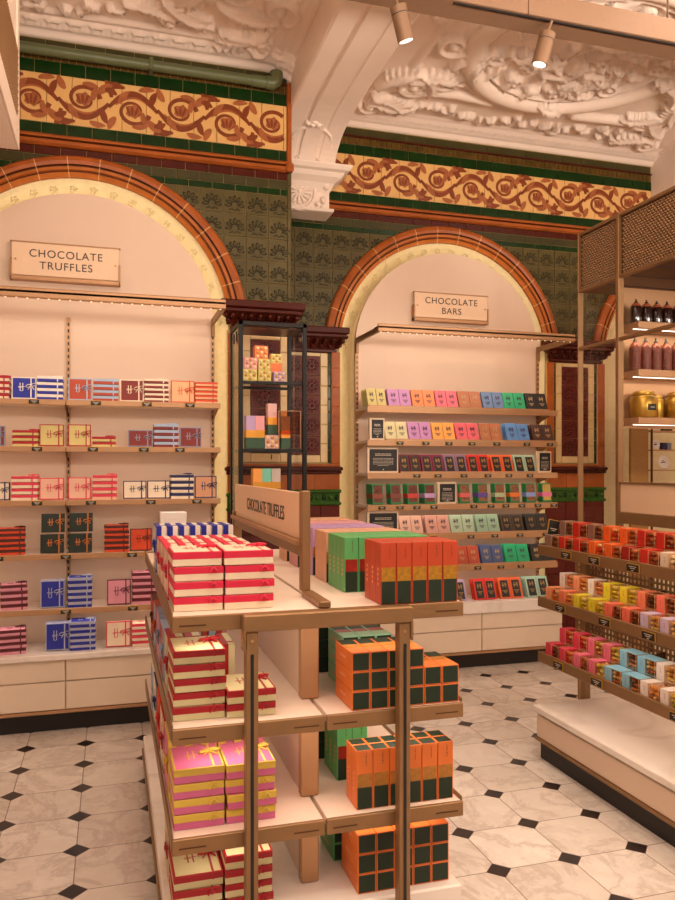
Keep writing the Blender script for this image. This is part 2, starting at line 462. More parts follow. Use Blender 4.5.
def reveal(Y, xc, r_in=0.80, depth=0.09):
    mb = MB(); rows = []
    pr = [(RI+.01, .006), (RI-.004, .006), (RI-.03, .02), (r_in+.01, depth-.01), (r_in, depth)]
    pts = [('v', 1, 0.0), ('v', 1, ZC)] + [('a', 0, PI*i/40) for i in range(1, 40)] + [('v', -1, ZC), ('v', -1, 0.0)]
    for k, s, t in pts:
        if k == 'v': rows.append([(xc+s*r, Y+y, t) for r, y in pr])
        else: rows.append([(xc+r*math.cos(t), Y+y, ZC+r*math.sin(t)) for r, y in pr])
    mb.loft(rows, T_REVEAL)
    # niche back
    back = [(xc+r_in*math.cos(PI*i/40), Y+depth, ZC+r_in*math.sin(PI*i/40)) for i in range(41)]
    mb.poly([(xc-r_in, Y+depth, 0), (xc+r_in, Y+depth, 0)]+back, T_REVEAL)
    # relief rosettes on the reveal tiles
    for i in range(22):
        t = PI*(i+.5)/22; r = RI-.06; yy = Y+.03
        c = Vector((xc+r*math.cos(t), yy, ZC+r*math.sin(t)))
        for q in range(5):
            a = 2*PI*q/5; d = Vector((math.cos(a)*.018, -.004, math.sin(a)*.018))
            mb.ball(tuple(c+d), .009, T_REVEAL, 1, (1,.25,1))
    return mb
def capital(x0, x1, Y, z0, z1, out=0.10):
    """maroon glazed block: stepped abacus over a bell of curled leaves."""
    mb = MB()
    mb.box(x0-out*.9, x1+out*.9, Y-out-.03, Y, z1-.05, z1, T_MAROON, .008)
    mb.box(x0-out*.7, x1+out*.7, Y-out-.012, Y, z1-.078, z1-.05, T_MAROON, .006)
    prof = [(0.0, z0), (.012, z0+.01), (.012, z0+.025), (.0, z0+.03), (.02, z0+.07), (out*.75, z1-.078)]
    rows = [[(x0-o, Y, z), (x0-o, Y-o-.02, z), (x1+o, Y-o-.02, z), (x1+o, Y, z)] for o, z in prof]
    mb.loft(rows, T_MAROON)
    n = max(5, int((x1-x0)/.055))
    for i in range(n+1):
        x = x0-.02+(x1-x0+.04)*i/n
        for (zz, oo, r) in ((z0+.052, .024, .016), (z0+.085, .052, .020), (z1-.100, .082, .016)):
            mb.ball((x+(.014 if zz > z0+.06 else 0), Y-.02-oo, zz), r, T_MAROON, 1, (1.0, .8, 1.25))
        mb.tube([(x-.012, Y-.03, z0+.035), (x-.016, Y-.05, z0+.075), (x, Y-.078, z0+.105), (x+.014, Y-.085, z0+.085)], [.008,.009,.008,.005], T_MAROON, 6)
    for s, xx in ((-1, x0), (1, x1)):
        for q in range(3): mb.ball((xx+s*(.03+.02*q), Y-.05-.02*q, z0+.06+.03*q), .02, T_MAROON, 1)
    return mb
def pilaster(x0, x1, Y, left_jamb=True, right_jamb=True):
    """returns the parts of a tiled pier between arches; x0/x1 are the outer faces of its orange jambs."""
    parts = {}
    zt, zb = 2.45, 1.585
    mb = MB(); J = .072
    for on, a, b in ((left_jamb, x0, x0+J), (right_jamb, x1-J, x1)):
        if not on: continue
        z = zb-.01
        while z < zt:
            z2 = min(z+.15, zt); mb.box(a+.001, b-.001, Y-.028, Y, z+.0006, z2-.0006, T_ORANGE, .004); z = z2
        mb.box(a, b, Y-.022, Y, zb-.01, zt, T_CREAMJ)
    parts['jamb_tiles'] = mb
    xa = x0+(J if left_jamb else 0); xb = x1-(J if right_jamb else 0)
    mb = MB()
    for on, a in ((left_jamb, xa), (right_jamb, xb-.024)):
        z = zb
        while on and z < zt:
            z2 = min(z+.10, zt); tile(mb, Y, a, a+.024, z, z2, T_GREEN); z = z2
    parts['green_edging'] = mb
    xa2 = xa+(.024 if left_jamb else .01); xb2 = xb-(.024 if right_jamb else .01)
    mb = MB(); w = .06
    z = zb
    while z < zt-.001:
        z2 = min(z+.15, zt)
        tile(mb, Y, xa2, xa2+w, z, z2, T_PANEL); tile(mb, Y, xb2-w, xb2, z, z2, T_PANEL); z = z2
    tile(mb, Y, xa2+w, xb2-w, zb, zb+w, T_PANEL); tile(mb, Y, xa2+w, xb2-w, zt-.035, zt, T_PANEL)
    parts['buff_border'] = mb
    mb = MB(); z = zb+w; n = 5; hh = (zt-.035-z)/n
    nx = max(1, round((xb2-xa2-2*w)/hh)); ww = (xb2-xa2-2*w)/nx
    for i in range(n):
        for q in range(nx):
            xx = xa2+w+ww*q; zz = z+hh*i
            tile(mb, Y, xx, xx+ww, zz, zz+hh, T_OXRED)
            c = (xx+ww/2, zz+hh/2); R_ = min(ww, hh)
            for k in range(8):
                a = 2*PI*k/8; mb.ball((c[0]+math.cos(a)*R_*.26, Y-.008, c[1]+math.sin(a)*R_*.26), R_*.085, T_MAROON, 1, (1,.35,1))
            mb.tube([(c[0]+math.cos(2*PI*k/18)*R_*.40, Y-.0085, c[1]+math.sin(2*PI*k/18)*R_*.40) for k in range(18)], R_*.022, T_MAROON, 5, True)
            mb.ball((c[0], Y-.008, c[1]), R_*.11, T_MAROON, 1, (1,.35,1))
    parts['oxblood_panel'] = mb
    mb = MB()
    mb.box(x0-.02, x1+.02, Y-.05, Y, 1.522, 1.555, T_MAROON, .01); mb.box(x0-.01, x1+.01, Y-.035, Y, 1.50, 1.522, T_MAROON, .006)
    mb.box(x0, x1, Y-.03, Y, 1.555, 1.575, T_ORANGE, .004)
    parts['maroon_moulding'] = mb
    mb = MB(); x = x0; n = max(2, round((x1-x0)/.2)); w = (x1-x0)/n
    for i in range(n): tile(mb, Y-.012, x0+w*i, x0+w*(i+1), 1.375, 1.50, T_ORANGE)
    mb.box(x0, x1, Y-.012, Y, 1.375, 1.50, T_CREAMJ)
    parts['orange_plinth'] = mb
    mb = MB()
    mb.box(x0-.01, x1+.01, Y-.035, Y, 1.35, 1.378, T_BAND, .008); mb.box(x0-.01, x1+.01, Y-.035, Y, 1.255, 1.28, T_BAND, .008)
    n = max(4, int((x1-x0)/.05)); w = (x1-x0)/n
    mb.box(x0, x1, Y-.014, Y, 1.28, 1.35, T_BAND)
    for i in range(n): mb.ball((x0+w*(i+.5), Y-.016, 1.315), .02, T_GREEN if i % 2 else T_BAND, 1, (1,.5,1.2))
    parts['green_band'] = mb
    mb = MB(); n = max(2, round((x1-x0)/.17)); w = (x1-x0)/n
    for i in range(n):
        for (za, zb_) in ((1.10,1.255),(.945,1.10),(.79,.945),(.635,.79),(.48,.635),(.32,.48),(.16,.32),(0,.16)):
            tile(mb, Y-.008, x0+w*i, x0+w*(i+1), za, zb_, T_OXRED)
    mb.box(x0, x1, Y-.008, Y, 0, 1.255, T_MAROON)
    parts['oxblood_dado'] = mb
    return parts
def bay(name, Y, x0, x1, fx0, fx1, arches, vis0, piers, caps, rings, ph):
    mb = MB(); wall_sheet(mb, Y, x0, x1, 4.30, arches, GROUT)
    w = structure(mb, name)
    # horizontal courses, from the cornice down
    mb = MB()
    course(mb, Y, fx0, fx1, 4.172, 4.235, .18, T_GREYG, (), .05); mb.build('grey_green_course', w)
    mb = MB(); mb.box(fx0, fx1, Y-.022, Y, 4.158, 4.172, T_MAROON, .005); mb.build('maroon_bead', w)
    mb = MB(); course(mb, Y, fx0, fx1, 4.103, 4.158, .045, T_BROWNT); mb.build('dentil_course', w)
    mb = MB(); course(mb, Y, fx0, fx1, 4.022, 4.103, .152, T_GREEN, (), .07); course(mb, Y, fx0, fx1, 3.640, 3.715, .152, T_GREEN, (), .03); mb.build('bottle_green_course', w)
    mb = MB(); course(mb, Y, fx0, fx1, 3.715, 4.022, .152, T_CREAM); fr = mb.build('frieze', w)
    vine(fx0, fx1, Y-.008, 3.722, 4.016, ph).build('vine_ornament', fr, label='rust brown scrolling vine ornament')
    mb = MB(); rows = []
    for y, z in ((0,3.64),(-.02,3.64),(-.032,3.628),(-.032,3.615),(-.02,3.607),(-.036,3.598),(-.036,3.578),(-.018,3.566),(0,3.566)):
        rows.append([(x0, Y+y, z), (x1, Y+y, z)])
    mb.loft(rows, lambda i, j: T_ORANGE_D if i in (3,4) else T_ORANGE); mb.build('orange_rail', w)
    mb = MB(); course(mb, Y, vis0, x1, 3.512, 3.566, .155, T_MAROON, arches, .04); mb.build('maroon_course', w)
    mb = MB(); course(mb, Y, vis0, x1, 3.452, 3.512, .155, T_GREYG, arches, .1); mb.build('grey_green_course', w)
    mb = MB(); course(mb, Y, vis0, x1, 3.408, 3.452, .155, T_GREEN, arches, .02); mb.build('bottle_green_course', w)
    mb = MB(); s = .1525
    nx = int((x1-vis0)/s)+1
    for i in range(nx):
        for k in range(6):
            xx = x1-s*(i+1); zz = 3.408-s*(k+1)
            if xx < vis0-.1: continue
            if any(abs(xx+s/2-xc) < RI-.05 and zz < ZC+.2 for xc in arches): continue
            palmette(mb, Y, xx, zz, s, arches)
    mb.build('palmette_tiles', w)
    for xc in rings:
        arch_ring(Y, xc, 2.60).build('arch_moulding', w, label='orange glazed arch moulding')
    for xc in arches:
        reveal(Y, xc).build('arch_reveal', w, label='ivory tiled arch reveal')
    for (a, b, lj, rj) in piers:
        pt = MB(); pt.box(a, b, Y-.004, Y+.02, 0, 2.47, GROUT)
        p = pt.build('pilaster', w)
        for nm, m_ in pilaster(a, b, Y-.004, lj, rj).items():
            if m_.v: m_.build(nm, p)
    for (a, b, z0, z1) in caps:
        capital(a, b, Y, z0, z1).build('capital', w, label='maroon glazed leaf capital')
    return w
YL, YR = 5.115, 5.75
XL, XR, X3 = -0.16, 2.645, 5.06
wl = bay('wall_back_left', YL, -3.2, 1.182, -1.6, 1.160, [XL], -1.5, [(XL+RI-.01, 1.182, True, False)], [(XL+RI+.02, 1.17, 2.47, 2.655)], [XL], -.62)
wr = bay('wall_back_right', YR, 1.15, 6.7, 1.62, 4.64, [XR, X3], 1.15, [(1.10, XR-RI, False, True), (XR+RI, X3-RI, True, True)],
         [(1.25, XR-RI-.04, 2.44, 2.63), (XR+RI+.04, X3-RI-.04, 2.45, 2.63)], [XR, X3], 1.50)
# end return of the nearer bay and its vertical edge trims
mb = MB(); mb.box(1.182, 1.188, YL, YR-.03, 0, 4.25, T_OLIVE); structure(mb, 'wall_return')
mb = MB(); mb.box(1.156, 1.19, YL-.022, YL+.02, 3.60, 4.18, T_ORANGE, .008); mb.box(1.146, 1.20, YL-.05, YL+.03, 3.566, 3.625, T_ORANGE, .01); structure(mb, 'trim_1')
mb = MB()
z = 2.70
while z < 3.56: mb.box(1.16, 1.19, YL-.014, YL+.02, z+.001, min(z+.155, 3.566)-.001, T_OLIVE, .006); z += .155
structure(mb, 'trim_2')
mb = MB(); mb.box(-3.3, -3.2, -3.5, 5.2, 0, 4.7, PLASTER); structure(mb, 'wall_left')
mb = MB(); mb.box(7.0, 7.1, -3.5, 6.0, 0, 4.7, PLASTER); structure(mb, 'wall_right')
# painted drain pipe along the top of the left frieze, with an elbow
mb = MB()
GRP = mat('green_pipe_paint', '#5a6240', 0.35, var=0.08)
mb.cyl((-1.6, YL-.08, 4.128), (1.02, YL-.08, 4.128), .033, GRP); mb.cyl((.90, YL-.08, 4.128), (1.0, YL-.08, 4.128), .038, GRP)
mb.tube([(1.0, YL-.08, 4.128), (1.045, YL-.08, 4.130), (1.066, YL-.08, 4.142), (1.07, YL-.08, 4.165), (1.07, YL-.08, 4.205)], [.042,.044,.044,.044,.044], GRP, 14)
pipe = thing('drain_pipe', 'green painted pipe with an elbow running above the vine frieze', 'pipe', (0,0,0))
mb.build('pipe_run', pipe)
mb = MB()
for xx in (-.7, .25): mb.box(xx-.012, xx+.012, YL-.118, YL-.026, 4.09, 4.166, GRP, .004)
mb.build('pipe_clip', pipe)
# ---------------------------------------------------------------- plaster ceilings with modelled relief
class Relief:
    def __init__(s, x0, x1, y0, y1, res):
        s.nx = int((x1-x0)/res)+1; s.ny = int((y1-y0)/res)+1
        s.x = np.linspace(x0, x1, s.nx); s.y = np.linspace(y0, y1, s.ny)
        s.X, s.Y = np.meshgrid(s.x, s.y, indexing='ij'); s.H = np.zeros_like(s.X)
    def win(s, x0, x1, y0, y1):
        i0, i1 = np.searchsorted(s.x, [x0, x1]); j0, j1 = np.searchsorted(s.y, [y0, y1])
        return slice(i0, max(i0, i1)), slice(j0, max(j0, j1))
    def ridge(s, pts, w, h, sharp=1.0, mode='max'):
        n = len(pts); ws = w if hasattr(w, '__len__') else [w]*n
        D = {}
        for i in range(n-1):
            (ax, ay), (bx, by) = pts[i], pts[i+1]; ww = max(ws[i], ws[i+1])
            a, b = s.win(min(ax,bx)-ww, max(ax,bx)+ww, min(ay,by)-ww, max(ay,by)+ww)
            X = s.X[a,b]; Y = s.Y[a,b]
            if X.size == 0: continue
            dx, dy = bx-ax, by-ay; L2 = dx*dx+dy*dy or 1e-9
            t = np.clip(((X-ax)*dx+(Y-ay)*dy)/L2, 0, 1)
            d = np.hypot(X-ax-t*dx, Y-ay-t*dy)/(ws[i]+(ws[i+1]-ws[i])*t+1e-9)
            v = h*np.sqrt(np.clip(1-d*d, 0, 1))**sharp
            s.H[a,b] = np.maximum(s.H[a,b], v)
    def dome(s, cx, cy, r, h, k=0, amp=0.0, ph=0.0):
        a, b = s.win(cx-r*1.5, cx+r*1.5, cy-r*1.5, cy+r*1.5)
        X = s.X[a,b]-cx; Y = s.Y[a,b]-cy
        if X.size == 0: return
        th = np.arctan2(Y, X); rr = np.hypot(X, Y)/(r*(1+amp*np.cos(k*th+ph)))
        v = h*np.sqrt(np.clip(1-rr*rr, 0, 1))
        if k: v = v*(0.72+0.28*np.cos(k*th+ph))+h*.35*np.clip(1-(rr*3)**2, 0, 1)
        s.H[a,b] = np.maximum(s.H[a,b], v)
    def leaf(s, x, y, a, l, w, h, bend=1.0):
        pts = []; ws = []
        for i in range(10):
            u = i/9; pts.append((x, y)); aa = a+bend*(u-.3); x += math.cos(aa)*l/9; y += math.sin(aa)*l/9
            ws.append(max(.008, w*math.sin(PI*(u*.85+.12))))
        s.ridge(pts, ws, h)
        s.ridge(pts[:8], .010, h*1.35)
        for i in range(2, 8):     # lobes of the acanthus
            for sg in (-1, 1):
                aa = math.atan2(pts[i+1][1]-pts[i][1], pts[i+1][0]-pts[i][0])+sg*.95
                q = pts[i]; e = (q[0]+math.cos(aa)*w*1.35, q[1]+math.sin(aa)*w*1.35)
                s.ridge([q, e], [w*.42, w*.16], h*.9)
    def scroll(s, cx, cy, r, turns, a0, sg, w, h):
        pts = []; ws = []
        n = int(26*turns)
        for i in range(n+1):
            t = i/n; a = a0+sg*turns*2*PI*t; rr = r*(1-.85*t); pts.append((cx+rr*math.cos(a), cy+rr*math.sin(a))); ws.append(w*(1-.45*t))
        s.ridge(pts, ws, h); s.dome(cx, cy, w*1.3, h*1.2)
    def flower(s, x, y, r, h):
        for k in range(5):
            a = 2*PI*k/5+x*7; s.dome(x+math.cos(a)*r*.55, y+math.sin(a)*r*.55, r*.46, h)
        s.dome(x, y, r*.3, h*1.3)
    def garland(s, pts, r, h, rnd):
        for (x, y) in pts:
            k = rnd.random()
            if k < .55: s.flower(x+rnd.uniform(-r,r)*.5, y+rnd.uniform(-r,r)*.5, r*rnd.uniform(.7,1.1), h*rnd.uniform(.7,1.1))
            else: s.leaf(x, y, rnd.uniform(0, 6.28), r*2.4, r*.5, h*.7, rnd.uniform(-1.5, 1.5))
    def build(s, name, z, edge_drop):
        Z = z + edge_drop(s.X, s.Y) - s.H*0.8
        vs = np.stack([s.X, s.Y, Z], -1).reshape(-1, 3)
        i = np.arange(s.nx-1)[:, None]*s.ny+np.arange(s.ny-1)[None, :]
        f = np.stack([i, i+1, i+s.ny+1, i+s.ny], -1).reshape(-1, 4)
        me = bpy.data.meshes.new(name)
        me.from_pydata(vs.tolist(), [], f.tolist()); me.materials.append(PLASTER)
        me.polygons.foreach_set('use_smooth', [True]*len(f)); me.update()
        o = obj(name, me); o['kind'] = 'structure'
        return o
def cornice(dist):
    """drop of the ceiling below its field height, as a stepped moulding towards the wall."""
    d = np.clip(dist, 0, 9)
    st = np.zeros_like(d)
    for a, b, h in ((0.0,.03,.034),(.055,.075,.022),(.105,.125,.018),(.14,.165,.012)):
        t = np.clip((b-d)/(b-a), 0, 1); st -= h*t*t*(3-2*t)
    return st
rnd = random.Random(3)
# nearer bay (above the truffle arch)
R1 = Relief(-1.7, 1.19, 2.9, 5.12, .0115)
for i in range(90):      # enriched bead along the cornice
    R1.dome(-1.65+i*.032, 5.12-.095, .016, .018)
    if i % 2 == 0: R1.leaf(-1.65+i*.032, 5.12-.125, 1.2+(i % 4), .05, .012, .014, 1.2)
for i in range(64): R1.dome(1.19-.11, 2.95+i*.034, .016, .018)
R1.ridge([(-1.7, 4.94), (.88, 4.94), (.97, 4.86), (.97, 2.9)], .02, .02)
for cx in (-.95, -.52, -.12, .38):
    R1.garland([(cx+rnd.uniform(-.14,.14), 4.80+rnd.uniform(-.09,.09)) for _ in range(8)], .044, .055, rnd)
for (x, y, a, l, w, b) in ((.08,4.70,.2,.34,.055,.9),(.30,4.60,.7,.40,.07,-1.1),(.62,4.55,.4,.42,.075,-1.2),(.95,4.80,2.6,.34,.07,1.0),(.72,4.86,.1,.30,.05,.8),(-.28,4.66,2.9,.30,.05,-.8),(.55,4.30,1.9,.40,.07,1.2),(-.75,4.55,2.5,.34,.06,.9),(.85,4.30,-1.2,.35,.06,.9)):
    R1.leaf(x, y, a, l, w, .06, b)
for (cx, cy, r, tn, a0, sg) in ((.70,4.42,.17,1.4,2.5,1),(.25,4.35,.14,1.3,.3,-1),(-.35,4.42,.15,1.3,2.8,1),(.98,4.52,.12,1.2,1.0,-1),(.95,4.93,.07,1.2,3,-1)):
    R1.scroll(cx, cy, r, tn, a0, sg, .030, .06)
R1.garland([(rnd.uniform(-1.2,.9), rnd.uniform(3.2,4.6)) for _ in range(60)], .055, .06, rnd)
R1.build('ceiling', 4.326, lambda X, Y: cornice(5.10-Y)+cornice(1.175-X)*.6)
# farther bay (above the bars arch) with its big oval wreath
R2 = Relief(1.62, 4.66, 2.4, 5.755, .0125)
for i in range(104):
    R2.dome(1.62+i*.030, 5.755-.095, .015, .018)
for i in range(100): R2.dome(1.62+.11, 2.5+i*.033, .016, .018)
ox, oy, rx, ry = 3.05, 4.42, .76, .72
ell = lambda k, n=72: [(ox+rx*k*math.cos(2*PI*i/n), oy+ry*k*math.sin(2*PI*i/n)) for i in range(n+1)]
R2.ridge(ell(1.0), .075, .095); R2.ridge(ell(.86), .02, .05); R2.ridge(ell(1.13), .02, .045)
for i in range(40):
    t = 2*PI*i/40; c = (ox+rx*math.cos(t), oy+ry*math.sin(t))
    if i % 8 == 0: R2.leaf(c[0], c[1], t+1.9, .20, .04, .11, 1.0); R2.flower(c[0], c[1], .045, .11)
for i in range(105):
    t = rnd.uniform(0, 6.28); k = math.sqrt(rnd.uniform(.02, .58))
    x, y = ox+rx*k*math.cos(t), oy+ry*k*math.sin(t)
    if rnd.random() < .6: R2.flower(x, y, rnd.uniform(.03,.055), rnd.uniform(.04,.08))
    else: R2.leaf(x, y, rnd.uniform(0,6.28), .2, .036, .06, rnd.uniform(-1.5,1.5))
for i in range(9):
    t = 2*PI*i/9; R2.scroll(ox+rx*.74*math.cos(t), oy+ry*.74*math.sin(t), .09, 1.3, t, 1 if i % 2 else -1, .02, .06)
# straight bolection bars and corner cartouches
R2.ridge([(2.05, 5.20), (2.45, 5.17), (2.75, 5.20)], .05, .06); R2.ridge([(3.5, 5.22), (3.95, 5.19), (4.2, 5.24)], .05, .06)
R2.ridge([(2.0, 5.16), (2.02, 4.2), (2.0, 3.2)], .03, .04); R2.ridge([(4.3, 5.16), (4.28, 4.2)], .03, .04)
R2.garland([(x, 5.44+rnd.uniform(-.06,.06)) for x in np.arange(2.15, 4.35, .06)], .042, .06, rnd)
for (x, y, a, l, w, b) in ((1.88,5.35,.4,.38,.075,1.0),(1.95,5.45,.0,.30,.06,-.9),(1.85,5.2,-.9,.38,.07,.8),(2.1,4.95,.9,.34,.06,1.3),(2.25,4.8,-1.0,.36,.06,1.0),(2.05,5.05,-.3,.4,.07,1.0),
                          (4.35,5.4,2.9,.36,.07,-1.0),(4.38,5.3,3.7,.38,.075,.9),(4.3,5.1,-2.2,.36,.07,1.0),(4.15,5.0,2.5,.34,.06,1.2),(4.05,4.8,4.0,.34,.06,-1.2),(4.4,4.7,-1.8,.36,.07,.7)):
    R2.leaf(x, y, a, l, w, .075, b)
for (cx, cy, r, tn, a0, sg) in ((2.10,5.12,.13,1.4,.5,1),(2.32,5.0,.10,1.3,3,-1),(4.12,5.1,.14,1.4,2.5,-1),(4.38,5.48,.10,1.3,0,1),(1.9,5.50,.09,1.3,3.1,-1),(2.15,4.55,.13,1.4,0,1),(2.15,4.0,.14,1.4,2,-1),(4.15,4.4,.14,1.4,1,1),(4.42,4.9,.12,1.3,3,-1)):
    R2.scroll(cx, cy, r, tn, a0, sg, .028, .07)
R2.garland([(rnd.choice((1,-1))*rnd.uniform(.95,1.15)+ox, rnd.uniform(2.6,5.0)) for _ in range(36)], .055, .06, rnd)
R2.garland([(rnd.uniform(2.1,4.3), rnd.uniform(2.5,3.5)) for _ in range(30)], .06, .06, rnd)
R2.build('ceiling_bay', 4.328, lambda X, Y: cornice(5.74-Y)+cornice(X-1.63)*.6)
mb = MB(); mb.box(-3.3, 7.1, -.5, 2.95, 4.345, 4.5, PLASTER); mb.box(4.62, 7.1, 2.9, 5.9, 4.3, 4.5, PLASTER); mb.box(-3.3, -1.65, 2.9, 5.2, 4.3, 4.5, PLASTER); structure(mb, 'ceiling_slab')
# plaster rib springing from a bracket on the far wall
def rib(x0, x1, name):
    mb = MB(); rows = []
    prof = [(YR-.01, 3.80), (YR-.20, 3.80)]
    path = []
    for i in range(13):
        t = i/12*PI/2; path.append((YR-.20-.62*(1-math.cos(t)), 3.80+.24*math.sin(t)))
    path += [(4.6, 4.045), (2.4, 4.045), (-.5, 4.045)]
    def ring(y, z):
        w = x1-x0
        return [(x0, y+.0, 4.42), (x0, y, z), (x0+.012, y-.0, z-.012), (x0+w*.28, y, z-.012), (x0+w*.30, y, z-.004), (x0+w*.34, y, z-.004), (x0+w*.36, y, z-.022), (x0+w*.64, y, z-.022), (x0+w*.66, y, z-.004), (x0+w*.70, y, z-.004), (x0+w*.72, y, z-.012), (x1-.012, y, z-.012), (x1, y, z), (x1, y, 4.42)]
    rows = [ring(y, z) for y, z in path]
    rows = [[(p[0], YR+.05, p[2] if q in (0, 13) else 3.80) for q, p in enumerate(rows[0])]]+rows
    mb.loft(rows, PLASTER)
    mb.box(x0+.002, x1-.002, YR-.2, YR, 3.78, 4.3, PLASTER)
    o = structure(mb, name)
    # modelled drop ornament on the face of the rib
    mb = MB(); xm = (x0+x1)/2; yy = YR-.20
    f = lambda z: YR-.20-.62*(1-math.cos(math.asin(min(1, max(0, (z-3.80)/.24)))))-.012
    for k in range(7):
        a = 2*PI*k/7; mb.ball((xm-.02+math.cos(a)*.05, f(4.00)-.02, 3.995+math.sin(a)*.018), .024, PLASTER, 1, (1,.9,.7))
    mb.ball((xm-.02, f(4.0)-.035, 3.995), .028, PLASTER, 2, (1,.8,.7))
    for s in (-1, 1):
        pts = [(xm+s*.03, f(3.99)-.01, 3.985), (xm+s*.08, f(3.985)-.008, 3.982), (xm+s*.13, f(3.97)-.006, 3.97), (xm+s*.15, f(3.95)-.004, 3.952), (xm+s*.125, f(3.94)-.004, 3.945)]
        mb.tube(pts, [.014,.014,.013,.011,.009], PLASTER, 8); mb.ball(pts[-1], .014, PLASTER, 1)
        for k in range(3): mb.ball((xm+s*(.06+.012*k), f(3.86)-.004, 3.875-.012*k), .012-.002*k, PLASTER, 1)
        mb.tube([(xm+s*.15, f(3.95)-.004, 3.95), (xm+s*.155, f(3.9)-.004, 3.91)], .007, PLASTER, 6)
    mb.build('rib_ornament', o)
    return o
rib(1.185, 1.63, 'trim_3'); rib(4.645, 5.09, 'trim_4')
def bracket(x0, x1, name):
    """plaster console block with a scallop roundel under the rib."""
    mb = MB(); w = x1-x0
    lv = [(3.47,.20,0.0),(3.475,.225,.03),(3.495,.235,.03),(3.505,.205,.0),(3.62,.205,.0),(3.64,.22,.012),(3.68,.25,.03),(3.71,.30,.07),(3.725,.31,.08),(3.74,.32,.09),(3.75,.35,.12),(3.775,.37,.135),(3.785,.37,.135),(3.80,.30,.06),(3.805,.2,0)]
    mb.loft([[(x0-o*0, YR, z), (x0-o*0, YR-d, z), (x1+o, YR-d, z), (x1+o, YR, z)] for z, d, o in lv], PLASTER)
    mb.box(x0+.001, x1, YR-.2, YR, 3.471, 3.80, PLASTER)
    xm = x0+w*.40; zm = 3.605; yy = YR-.207
    for k, (r, t) in enumerate(((.125,.024),(.10,.012))):
        mb.tube([(xm+r*math.cos(2*PI*i/28), yy, zm+r*math.sin(2*PI*i/28)) for i in range(28)], t*.7, PLASTER, 8, True)
    for k in range(12):
        a = 2*PI*k/12; mb.tube([(xm, yy-.012, zm), (xm+.09*math.cos(a), yy-.004, zm+.09*math.sin(a))], [.007,.014], PLASTER, 6)
    mb.ball((xm, yy-.012, zm), .02, PLASTER, 1)
    for s in (-1, 1):
        for k in range(4): mb.ball((xm+s*(.05+.045*k), yy-.01, zm-.118+.004*k), .018, PLASTER, 1, (1.3,.7,.8))
        mb.tube([(xm+s*.03, yy-.01, zm+.118), (xm+s*.09, yy-.03, zm+.125), (xm+s*.125, yy-.02, zm+.09), (xm+s*.13, yy-.01, zm+.05)], [.012,.016,.014,.008], PLASTER, 8)
        mb.ball((xm+s*.15, yy-.012, zm-.08), .026, PLASTER, 1, (1,.6,1))
    mb.ball((x1-.03, yy-.015, 3.66), .03, PLASTER, 1); mb.ball((x1-.05, yy-.01, 3.56), .025, PLASTER, 1, (1,.6,1.3))
    structure(mb, name)
bracket(1.189, 1.585, 'trim_5'); bracket(4.645, 5.04, 'trim_6')
